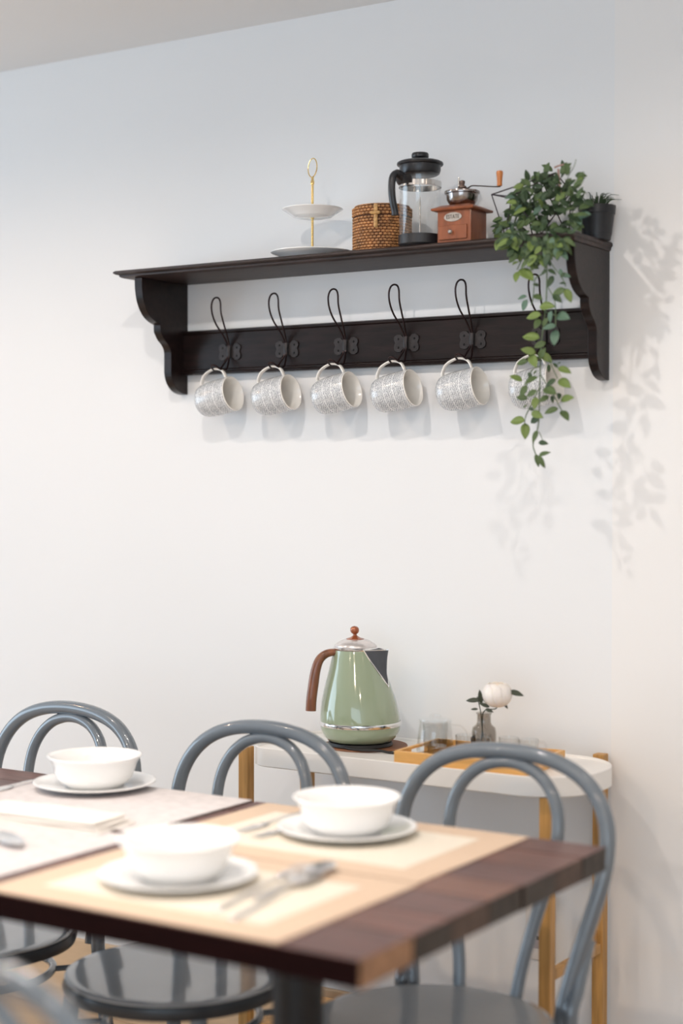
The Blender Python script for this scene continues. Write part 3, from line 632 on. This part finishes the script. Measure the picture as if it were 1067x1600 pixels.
for x, y, zt_ in ((-2.062, 2.853, ZT-.004), (-2.062, 3.09, ZT-.004), (-1.350, 2.853, ZT-.040), (-1.359, 3.124, ZT+.006)):
    bm = nb(); bb(bm, x-.0125, x+.0125, y-.0125, y+.0125, 0, zt_); loc(obj('post', bm, MT['bamboo'], CT, smooth=False, bevel=.002), CT)
for x in (-2.062, -1.347):
    for z in (.575, .40):
        bm = nb(); bb(bm, x-.008, x+.008, 2.865, 3.085, z-.010, z+.010); loc(obj('side_rail', bm, MT['bamboo'], CT, smooth=False, bevel=.002), CT)
bm = nb(); bb(bm, -2.05, -1.36, 3.06, 3.09, .385, .425) if False else None
bm = nb(); bb(bm, -1.385, -1.359, 3.085, 3.118, .385, .43); loc(obj('rail_block', bm, MT['bamboo'], CT, smooth=False, bevel=.004), CT)
bm = nb(); bb(bm, -2.05, -1.36, 2.86, 3.09, .16, .185); loc(obj('lower_shelf', bm, MT['bamboo'], CT, smooth=False, bevel=.004), CT)
ZC = ZT-.004
# kettle mat, kettle
KX, KY = -1.868, 2.985
kc = P(563, 1150, KY); KX = kc.x
t = thing('leather_coaster', 'round tan leather mat under the green kettle', 'coaster', (KX+.006, KY+.01, ZC+.0002))
bm = nb(); lathe(bm, [(0, 0), (.090, 0), (.0915, .0015), (.0905, .003), (0, .003)], 64); obj('coaster_disc', bm, MT['leather'], t)
t = thing('power_base', 'black kettle power base with cord on the leather mat', 'kettle base', (KX, KY, ZC+.0034))
bm = nb(); lathe(bm, [(0, 0), (.068, 0), (.070, .002), (.068, .008), (.02, .010), (0, .010)], 56); obj('base_disc', bm, MT['rubber'], t)
bm = nb(); tube(bm, cr([(.0, -.066, .003), (.025, -.076, .0028), (.055, -.072, .0028), (.082, -.060, .0028), (.105, -.052, -.0002), (.135, -.046, -.0004), (.168, -.042, -.0004)], 5), .0028, 8); obj('cord', bm, MT['rubber'], t)
KZ = ZC+.0138
KT = thing('kettle', 'sage green electric kettle with brown handle and chrome trim', 'kettle', (KX, KY, KZ))
cr_ = Vector((A.x, A.y, 0)).normalized(); cf = Vector((-fw.x, -fw.y, 0)).normalized()  # towards the room's right / towards the viewer
def shear(bm, z0=.03, k=.062):
    for v in bm.verts:
        if v.co.z > z0: v.co -= cr_*(v.co.z-z0)*k
    return bm
bm = nb(); lathe(bm, [(0, 0), (.066, 0), (.070, .001), (.079, .010), (.0845, .022), (.0862, .031), (.0862, .033)], 72); obj('kettle_foot', bm, MT['kettle'], KT, smooth='all')
bm = nb(); lathe(bm, [(.0862, .0325), (.0880, .034), (.0885, .0375), (.0880, .041), (.0862, .0425)], 72, close=True); obj('chrome_band', bm, MT['chrome'], KT)
kp = [(.0862, .042), (.0858, .050), (.0845, .062), (.0815, .080), (.0765, .100), (.0702, .122), (.0628, .146), (.0562, .168), (.0505, .186), (.0478, .195)]
pf = [(v.x, v.y) for v in cr([(a, b, 0) for a, b in kp], 4)]
bm = nb(); lathe(bm, pf+[(.044, .196), (0, .196)], 72); shear(bm); obj('kettle_body', bm, MT['kettle'], KT, smooth=True)
bm = nb(); lathe(bm, [(.0478, .1945), (.0488, .196), (.0488, .199), (.0470, .2005), (.042, .2005), (.042, .1945)], 72, close=True); shear(bm); obj('collar', bm, MT['chrome'], KT)
bm = nb(); lathe(bm, [(0, .199), (.046, .1995), (.0452, .204), (.040, .209), (.030, .2145), (.020, .2175), (0, .218)], 64); shear(bm); ld = obj('lid', bm, MT['lid'], KT, smooth='all')
bm = nb(); lathe(bm, [(0, .2165), (.0195, .2165), (.0195, .2185), (.010, .2215), (.0045, .225), (.004, .228), (.0078, .2305), (.0098, .2355), (.0092, .2405), (.006, .2440), (0, .2455)], 32); shear(bm); obj('lid_knob', bm, MT['copper'], ld)
# spout: a V shaped beak on the side away from the handle
sd = (cr_*.90+cf*.43).normalized(); sp = Vector((-sd.y, sd.x, 0))
def bodyr(z):
    for (r0, z0), (r1, z1) in zip(kp, kp[1:]):
        if z0 <= z <= z1: return r0+(r1-r0)*(z-z0)/(z1-z0)
    return kp[-1][0]
def spoutring(z, u):
    """half-width angle u (1 at the top, 0 at the bottom tip)"""
    out = []; r0 = bodyr(z); ang_ = .78*u
    tip = r0+(.029*u**1.4)
    off = -cr_*(z-.03)*.062
    for k in range(-6, 7):
        q = k/6; a = ang_*q; base = sd*math.cos(a)*(r0+.0006)+sp*math.sin(a)*(r0+.0006)
        ext = (1-abs(q))**.9
        p = base*(1-ext)+sd*(tip)*ext+sp*0; 
        p = p+off; out.append(Vector((p.x, p.y, z)))
    return out
bm = nb(); rows = []
zs = [.120, .130, .142, .155, .168, .182, .197]
for z in zs: rows.append([bm.verts.new(p) for p in spoutring(z, (z-.118)/(.197-.118))])
for a, b in zip(rows, rows[1:]):
    for j in range(12): bm.faces.new((a[j], a[j+1], b[j+1], b[j]))
bmesh.ops.remove_doubles(bm, verts=bm.verts, dist=.0001)
obj('spout', bm, MT['spout'], KT, smooth=False).modifiers.new('s', 'SOLIDIFY').thickness = .002
ed = [spoutring(z, (z-.118)/(.197-.118)) for z in zs]
bm = nb(); tube(bm, [e[0] for e in ed[::-1]]+[ed[0][6]+Vector((0, 0, -.003))]+[e[-1] for e in ed], .0016, 8); tube(bm, ed[-1], .0012, 8); obj('spout_trim', bm, MT['chrome'], KT)
hx = (-cr_*.97+cf*.24).normalized()
def hq(r_, z): v = hx*r_; return (v.x, v.y, z)
pts = cr([hq(.050, .188), hq(.062, .190), hq(.078, .186), (hq(.091, .174)), hq(.099, .152), hq(.104, .122), hq(.108, .092), hq(.1095, .066)], 5)
bm = nb(); n = len(pts); tube(bm, pts, [(.0095, .0070+.0045*min(1, i/n*1.5)) for i in range(n)], 16, flat=(-hx.y, hx.x, 0)); obj('handle', bm, MT['brown'], KT, smooth=True)
bm = nb(); bb(bm, -.004, .004, -.004, .004, .048, .054); 
# bamboo tray
TX, TY = -1.541, 2.937
t = thing('bamboo_tray', 'rectangular bamboo tray holding glassware on the white cart', 'tray', (TX, TY, ZC+.0002), R(1.5))
tw, td = .292, .19
bm = nb(); bb(bm, -tw/2+.006, tw/2-.006, -td/2+.006, td/2-.006, 0, .006); obj('tray_base', bm, MT['bambootray'], t, smooth=False)
for s in (-1, 1):
    bm = nb(); bb(bm, -tw/2, tw/2, s*(td/2-.004)-.004, s*(td/2-.004)+.004, 0, .026); obj('tray_side', bm, MT['bambootray'], t, smooth=False, bevel=.0015)
for s in (-1, 1):
    bm = nb(); x = s*(tw/2-.004)
    bb(bm, x-.004, x+.004, -td/2+.008, -.035, 0, .026); bb(bm, x-.004, x+.004, .035, td/2-.008, 0, .026); bb(bm, x-.004, x+.004, -.035, .035, 0, .008); bb(bm, x-.004, x+.004, -.035, .035, .021, .026)
    obj('tray_end', bm, MT['bambootray'], t, smooth=False)
ZY = ZC+.0064
def cup(name, label, cat, px, y, prof, handle=None, m='glass', group=None):
    x = P(px, 1160, y).x; t = thing(name, label, cat, (x, y, ZY), 0, group)
    bm = nb(); lathe(bm, prof, 48); obj('glass_wall', bm, MT[m], t, smooth=True)
    if handle: bm = nb(); tube(bm, cr([tuple(cr_*a+Vector((0, 0, b))) for a, b in handle], 5), .0024, 8); obj('handle', bm, MT['glass'], t, smooth='all')
    return t
t = cup('glass_teapot', 'clear glass teapot with infuser and lid at the left of the tray', 'teapot', 680, 2.965, [(0, 0), (.036, 0), (.0395, .003), (.039, .012), (.0355, .045), (.033, .064), (.0345, .068), (.0335, .068), (.0315, .063), (.034, .044), (.0375, .012), (.036, .0035), (0, .0025)], [(.034, .058), (.052, .056), (.064, .044), (.066, .026), (.058, .012), (.038, .010)])
bm = nb(); lathe(bm, [(0, .012), (.022, .012), (.0245, .015), (.027, .064), (.0262, .064), (.0238, .016), (0, .0135)], 40); obj('infuser', bm, MT['glass'], t)
bm = nb(); lathe(bm, [(.0275, .061), (.0305, .0615), (.0305, .064), (.0275, .0645)], 40, close=True); obj('infuser_ring', bm, MT['copper'], t) if False else bm.free()
bm = nb(); lathe(bm, [(0, .0685), (.0345, .0685), (.034, .071), (.012, .074), (.0125, .079), (.010, .081), (0, .081)], 40); obj('lid', bm, MT['glass'], t)
fl = [(0, 0), (.017, 0), (.0185, .002), (.0205, .046), (.0195, .046), (.0175, .004), (0, .004)]
for px, y, lb in ((727, 2.955, 'small fluted clear glass cup between teapot and vase'), (751, 2.943, 'small fluted clear glass cup in front of the grey vase'), (795, 2.975, 'small fluted clear glass cup just right of the vase'), (826, 2.975, 'small fluted clear glass cup furthest right on the tray')):
    t = cup('glass_cup', lb, 'cup', px, y, fl, [(.020, .040), (.031, .039), (.035, .028), (.030, .018), (.019, .015)] if px > 810 else None, group='small glass cups on the bamboo tray')
    bm = nb()
    for k in range(16): a = 2*PI*k/16; tube(bm, [(.0180*math.cos(a), .0180*math.sin(a), .003), (.0203*math.cos(a), .0203*math.sin(a), .045)], .0010, 5)
    obj('flutes', bm, MT['glass'], t)
# vase and rose
vx = P(756, 1150, 2.992).x; VL = Vector((vx, 2.992, ZY))
t = thing('bud_vase', 'smoky grey glass bottle vase holding a cream rose', 'vase', VL)
bm = nb(); lathe(bm, [(0, 0), (.0235, 0), (.0255, .003), (.0255, .048), (.0235, .058), (.0165, .064), (.0145, .069), (.0145, .084), (.0165, .087), (.0160, .0885), (.0138, .087), (.0130, .084), (.0130, .069), (.0155, .0625), (.0222, .0565), (.0240, .048), (.0240, .005), (0, .004)], 48); obj('vase_wall', bm, MT['glasstint'], t, smooth='all')
rc = P(777, 1085, 2.95)
RO = thing('rose', 'full cream rose with dark leaves standing in the grey bottle vase', 'flower', VL+Vector((-.004, 0, .0055)))
RL = Vector(RO.location); rcl = rc-RL
bm = nb(); tube(bm, cr([Vector((-.006, .004, .001)), Vector((0, 0, .045)), Vector((.004, -.001, .085)), rcl+Vector((-.006, .003, -.030)), rcl+Vector((0, 0, -.02))], 5), .0013, 7); obj('stem', bm, MT['rose_leaf'], RO)
bm = nb(); tube(bm, cr([Vector((.008, .0, .001)), Vector((0, 0, .05)), Vector((-.004, 0, .085)), Vector((-.010, -.004, .115))], 5), .0011, 6); obj('side_stem', bm, MT['rose_leaf'], RO)
def petal(rad, th, ph, op, mi):
    bm = nb(); n = 8; g = []
    for i in range(n+1):
        row = []
        for j in range(n+1):
            u = (j/n-.5)*op;             edge = 1-.25*(abs(j/n-.5)*2)**2
            vv = -1.25+((2.25 if not mi else 2.7)*edge)*(i/n)
            r_ = rad*(1+.05*(i/n)**3)
            p = Vector((r_*math.cos(vv)*math.cos(u), r_*math.cos(vv)*math.sin(u), r_*math.sin(vv)*.88)); row.append(bm.verts.new(p))
        g.append(row)
    for i in range(n):
        for j in range(n): bm.faces.new((g[i][j], g[i][j+1], g[i+1][j+1], g[i+1][j]))
    o = obj('petal', bm, MT['petal2'] if mi else MT['petal'], RO, smooth='all', loc=rcl, rot=(random.uniform(-.07, .07)+.12, random.uniform(-.06, .06), ph)); o.modifiers.new('s', 'SOLIDIFY').thickness = .0007
for k in range(26):
    ring = 0 if k < 9 else 1 if k < 16 else 2 if k < 22 else 3
    petal([.0300, .0262, .0215, .0150][ring], 0, k*2.39, [1.5, 1.5, 1.6, 1.9][ring], ring >= 2)
bm = nb(); bmesh.ops.create_uvsphere(bm, u_segments=20, v_segments=12, radius=.0225); obj('rose_heart', bm, MT['petal2'], RO, smooth='all', loc=rcl)
LMR = leafmesh('rose_leaf', MT['rose_leaf'], .5, .12); LMR2 = LMR
def rleaf(b, e):
    b = Vector(b); e = Vector(e); d = e-b; x = d.normalized(); n0 = Vector((.4, -1, .5)); z = (n0-x*n0.dot(x)).normalized(); y = z.cross(x)
    o = bpy.data.objects.new('leaf', LMR); COL.objects.link(o); o.parent = RO; m = Matrix((x, y, z)).transposed().to_4x4() @ Matrix.Diagonal((d.length, d.length, d.length, 1)); m.translation = b-RL; o.matrix_local = m
for a, b in (((750, 1094), (727, 1094)), ((796, 1080), (817, 1086)), ((762, 1100), (753, 1086)), ((763, 1100), (774, 1104)), ((752, 1100), (749, 1078)), ((747, 1108), (735, 1108)), ((765, 1105), (748, 1098)), ((788, 1100), (793, 1107)), ((758, 1108), (770, 1112))):
    rleaf(P(*a, 2.957), P(*b, 2.95))
# outlet
t = thing('wall_outlet', 'pale wall socket plate seen low behind the cart leg', 'socket', (-1.502, W, .405))
bm = nb(); bb(bm, -.036, .030, -.008, 0, -.070, .070); obj('plate', bm, MT['socketplate'], t, smooth=False, bevel=.002)
bm = nb(); bb(bm, -.030, .024, -.0105, -.007, -.045, -.006); obj('socket_module', bm, MT['socket'], t, smooth=False, bevel=.001)
bm = nb(); bb(bm, -.008, -.002, -.0112, -.0100, -.026, -.018); bb(bm, -.001, .005, -.0112, -.0100, -.040, -.033); obj('pin_holes', bm, MT['rubber'], t, smooth=False)

# ------------------------------------------------------------------ tables
TZ = .75; TH = .038
YB = [1.733, 1.868, 1.972, 2.085, 2.190, 2.302, 2.405, 2.497]
def table(x0, x1, label, seed):
    rnd = random.Random(seed); cx = (x0+x1)/2
    t = thing('dining_table', label, 'table', (cx, 2.115, 0)); hw = (x1-x0)/2
    for i in range(7):
        a, b = YB[i]-2.115, YB[i+1]-2.115
        bm = nb(); vs = bb(bm, -hw+rnd.uniform(0, .0015), hw-rnd.uniform(0, .003), a+.0004, b-.0004, TZ-TH, TZ-rnd.uniform(0, .0004))
        bm.faces.ensure_lookup_table()
        for f in bm.faces:
            n = f.normal
            if abs(n.x) > .9: f.material_index = 1
            elif abs(n.y) > .9: f.material_index = 2
            else: f.material_index = 0
        o = obj('plank', bm, [PL[(i*3+seed) % 4], PLE[0] if i == 0 else PLE[[1, 1, 2][i % 3]], PLF], t, smooth=False, bevel=.0012)
        if i == 0: o['label'] = 'front plank with tan end grain'
    bm = nb(); bb(bm, -.2, .2, -.2, .2, TZ-TH-.006, TZ-TH-.0004); obj('mounting_plate', bm, MT['black'], t, smooth=False)
    bm = nb(); tube(bm, [(0, 0, .02), (0, 0, TZ-TH-.005)], .040, 32); obj('pedestal', bm, MT['black'], t)
    bm = nb(); lathe(bm, [(0, 0), (.06, 0), (.062, .020), (.045, .03), (0, .03)], 32); obj('foot_hub', bm, MT['black'], t)
    for q in range(4):
        bm = nb(); bb(bm, .055, .29, -.028, .028, 0, .016); obj('foot_arm', bm, MT['black'], t, smooth=False, bevel=.003, rot=(0, 0, q*PI/2))
    return t
table(-1.783, -1.075, 'walnut plank café table on a black pedestal, nearest table', 1)
table(-2.493, -1.787, 'walnut plank café table pushed against the left of the nearest one', 2)
def placemat(cx, cy, hx_, hy, label, group, kind=0, rz=0):
    t = thing('placemat', label, 'placemat', (cx, cy, TZ+.0003), rz, group)
    if kind == 0:
        bm = nb(); bb(bm, -hx_, hx_, -hy, hy, 0, .0012); obj('woven_border', bm, MT['matborder'], t, smooth=False)
        bm = nb(); bb(bm, -hx_+.062, hx_-.062, -hy+.062, hy-.062, .0012, .0018); obj('woven_center', bm, MT['matcenter'], t, smooth=False)
    else:
        bm = nb(); bb(bm, -hx_, hx_, -hy, hy, 0, .0016); obj('cloth_sheet', bm, MT['whitemat'], t, smooth=False)
    return t
G = 'beige placemats on the nearest table'
placemat(-1.470, 1.923, .263, .186, 'beige and cream bordered placemat at the front of the nearest table', G)
placemat(-1.482, 2.303, .270, .188, 'beige and cream bordered placemat at the wall side of the nearest table', G)
G = 'white patterned placemats on the left table'
placemat(-2.035, 2.325, .245, .170, 'white patterned cloth placemat under the left bowl', G, 1)
placemat(-2.022, 1.955, .258, .178, 'white patterned cloth placemat at the near side of the left table', G, 1)
placemat(-2.40, 2.13, .17, .150, 'beige placemat mostly outside the frame at the left end of the left table', 'beige placemats', 0) if False else None
def plate(cx, cy, z, label):
    t = thing('plate', label, 'plate', (cx, cy, z), 0, 'white plates under the soup bowls')
    bm = nb(); lathe(bm, [(0, 0), (.062, 0), (.064, .0025), (.085, .0055), (.110, .0105), (.1185, .0135), (.1190, .0155), (.117, .0158), (.108, .0135), (.085, .0090), (.066, .0055), (0, .0050)], 72); obj('dish', bm, MT['ceramic'], t, smooth='all'); return t
def bowl(cx, cy, z, label):
    t = thing('soup_bowl', label, 'bowl', (cx, cy, z), 0, 'white soup bowls on the tables')
    bm = nb(); lathe(bm, [(0, .003), (.050, .003), (.052, 0), (.056, 0), (.058, .004), (.067, .009), (.0735, .018), (.0775, .030), (.0805, .042), (.0860, .0515), (.0920, .0575), (.0922, .0598), (.0895, .0605), (.083, .0555), (.0775, .0450), (.0745, .031), (.0700, .020), (.062, .0125), (.05, .0085), (0, .0075)], 72); obj('bowl_shell', bm, MT['ceramic'], t, smooth='all'); return t
for (px, py), lb in (((279, 1378), 'front of the nearest table'), ((542, 1305), 'wall side of the nearest table'), ((148, 1233), 'left table')):
    p = PZ(px, py, TZ)
    z0 = TZ+.0024
    plate(p.x, p.y, z0, 'round white plate under the bowl at the '+lb); bowl(p.x, p.y, z0+.0054, 'white flared soup bowl at the '+lb)
def cutlery(kind, a, b, z, label, group='steel cutlery on the placemats'):
    a = PZ(*a, z); b = PZ(*b, z); d = b-a; an = math.atan2(d.y, d.x); L_ = d.length
    t = thing(kind, label, kind, (a.x, a.y, z), an, group)
    bm = nb(); hl = L_*.66
    tube(bm, cr([(0, 0, .0022), (hl*.3, 0, .0022), (hl*.75, 0, .005), (hl, 0, .0035)], 5), [(.0075-.0004*i if i < 10 else .0030, .0014) for i in range(16)], 10, flat=(0, 1, 0)); obj('handle', bm, MT['cutlery'], t, smooth='all')
    if kind == 'spoon':
        bm = nb(); n = 10; g = []
        for i in range(n+1):
            r_ = i/n
            g.append([bm.verts.new((hl+L_*.17+L_*.17*r_*math.cos(2*PI*k/24), .0205*r_*math.sin(2*PI*k/24), .0012+.0075*r_*r_)) for k in range(24)])
        for p_, q_ in zip(g[1:], g[2:]):
            for k in range(24): bm.faces.new((p_[k], p_[(k+1) % 24], q_[(k+1) % 24], q_[k]))
        bm.faces.new(g[1]); bmesh.ops.delete(bm, geom=[v for v in g[0]], context='VERTS')
        o = obj('spoon_bowl', bm, MT['cutlery'], t, smooth='all'); o.modifiers.new('s', 'SOLIDIFY').thickness = .0012
    else:
        bm = nb(); tube(bm, [(hl-.002, 0, .0035), (hl+.012, 0, .003), (hl+.028, 0, .0028)], [(.003, .0013), (.010, .0012), (.0115, .0012)], 10, flat=(0, 1, 0)); obj('neck', bm, MT['cutlery'], t, smooth='all')
        for k in range(4):
            y = (k-1.5)*.0062; bm = nb(); tube(bm, [(hl+.026, y, .0028), (hl+.045, y, .0022), (L_, y, .0042)], [.0019, .0017, .0009], 6); obj('tine', bm, MT['cutlery'], t)
    return t
zc = TZ+.0024
cutlery('fork', (338, 1424), (478, 1352), zc, 'steel fork beside the front bowl, further of the crossed pair')
cutlery('spoon', (362, 1438), (500, 1367), zc, 'steel spoon beside the front bowl, nearer the table front edge')
cutlery('spoon', (395, 1405), (520, 1355), zc+.001, 'steel spoon beside the front bowl, reaching furthest right')
cutlery('fork', (500, 1262), (372, 1303), zc, 'steel fork lying left of the wall side bowl')
cutlery('fork', (520, 1272), (398, 1312), zc, 'steel fork half under the rim of the wall side bowl')
cutlery('spoon', (-70, 1270), (32, 1328), TZ+.0022, 'steel spoon on the left table at the picture edge')
cutlery('fork', (92, 1212), (-20, 1240), TZ+.0022, 'steel fork above the left bowl plate')
def napkin(px, py, z, sx, sy, h, rz, label):
    p = PZ(px, py, z); t = thing('napkin', label, 'napkin', (p.x, p.y, z), rz, 'folded napkins on the left table')
    for k in range(3):
        bm = nb(); n = 10; hh = h/3; g = [[], []]
        for lev in (0, 1):
            for i in range(n+1):
                row = []
                for j in range(n+1):
                    u, v = i/n-.5, j/n-.5; dz = .0012*math.sin(u*9+k)*math.cos(v*7+k*2)
                    row.append(bm.verts.new((u*sx*(1-.05*k), v*sy*(1-.06*k), max(0 if k == 0 and lev == 0 else k*hh, 0)+lev*(hh*.92)*(1-.5*(2*max(abs(u), abs(v)))**6)+dz*lev)))
                g[lev].append(row)
        for lev in (0, 1):
            for i in range(n):
                for j in range(n): bm.faces.new((g[lev][i][j], g[lev][i+1][j], g[lev][i+1][j+1], g[lev][i][j+1]))
        rim = lambda G_: [G_[i][0] for i in range(n)]+[G_[n][j] for j in range(n)]+[G_[i][n] for i in range(n, 0, -1)]+[G_[0][j] for j in range(n, 0, -1)]
        a, b = rim(g[0]), rim(g[1])
        for i in range(len(a)): bm.faces.new((a[i], a[(i+1) % len(a)], b[(i+1) % len(a)], b[i]))
        obj('fold', bm, MT['napkin'], t, smooth=True)
    return t
napkin(75, 1282, TZ+.0022, .30, .105, .020, R(4), 'thick folded ivory napkin in front of the left bowl')

# ------------------------------------------------------------------ chairs
HO = [(-.150, .40), (-.150, .43), (-.160, .49), (-.180, .57), (-.200, .65), (-.208, .71), (-.202, .765), (-.177, .812), (-.135, .846), (-.075, .866), (0, .8725)]
HI = [(-.056, .43), (-.062, .49), (-.078, .57), (-.098, .65), (-.109, .71), (-.107, .765), (-.090, .806), (-.062, .834), (-.030, .8475), (0, .8515)]
def hy(z): return .192+(z-.43)*.20
def make_chair():
    t = thing('bentwood_chair', '', 'chair')
    full = [(x, hy(z), z) for x, z in HO]+[(-x, hy(z), z) for x, z in HO[-2::-1]]
    bm = nb(); tube(bm, cr(full, 6), .0145, 16); obj('back_hoop', bm, MT['chair'], t, smooth='all')
    full = [(x, hy(z)+.006, z) for x, z in HI]+[(-x, hy(z)+.006, z) for x, z in HI[-2::-1]]
    bm = nb(); tube(bm, cr(full, 6), .0118, 14); obj('inner_hoop', bm, MT['chair'], t, smooth='all')
    bm = nb(); lathe(bm, [(0, .450), (.185, .450), (.198, .4505), (.2045, .448), (.2045, .445), (.199, .443)], 64); obj('seat', bm, MT['seat'], t, label='glossy flat round seat')
    bm = nb(); lathe(bm, [(.199, .4445), (.205, .442), (.2085, .432), (.205, .420), (.195, .416), (.175, .418), (.17, .4445)], 64, close=True); obj('seat_ring', bm, MT['underseat'], t)
    for sx, sy in ((-1, -1), (1, -1)):
        bm = nb(); tube(bm, cr([(sx*.150, sy*.115, .425), (sx*.158, sy*.130, .25), (sx*.172, sy*.160, .0)], 6), [.0155-.0003*i for i in range(13)], 14); obj('leg', bm, MT['chair'], t)
    for sx in (-1, 1):
        bm = nb(); tube(bm, cr([(sx*.178, hy(.57)+.016, .56), (sx*.172, .205, .48), (sx*.168, .185, .42), (sx*.175, .20, .25), (sx*.19, .245, 0)], 6), .0145, 14); obj('leg', bm, MT['chair'], t)
    bm = nb(); tube(bm, [(.140*math.cos(2*PI*i/40), .150*math.sin(2*PI*i/40)+.02, .355) for i in range(40)], .0085, 10, closed=True); obj('stretcher_ring', bm, MT['chair'], t)
    for sx, sy in ((-1, -1), (1, -1), (-1, 1), (1, 1)):
        bm = nb(); tube(bm, [(sx*.105, sy*.100+.02, .355), (sx*.155, sy*(.125 if sy < 0 else .185), .355)], .006, 8); obj('stretcher_peg', bm, MT['chair'], t)
    return t
ch = make_chair()
for i, (x, y, rz, lb) in enumerate(((-1.345, 2.395, 0, 'tucked under the wall side of the nearest table, rightmost'), (-1.884, 2.385, R(-2), 'middle one of the three by the wall'), (-2.405, 2.385, R(-3), 'leftmost of the three by the wall'), (-1.25, 1.48, PI, 'with its back to the camera, cut off at lower left'))):
    o = ch if i == 0 else copytree(ch)
    o.location = (x, y, 0); o.rotation_euler = (0, 0, rz); o.scale = (1, 1, .986); tag(o, 'grey blue hoop-back chair '+lb, 'chair', 'grey bentwood chairs round the tables')
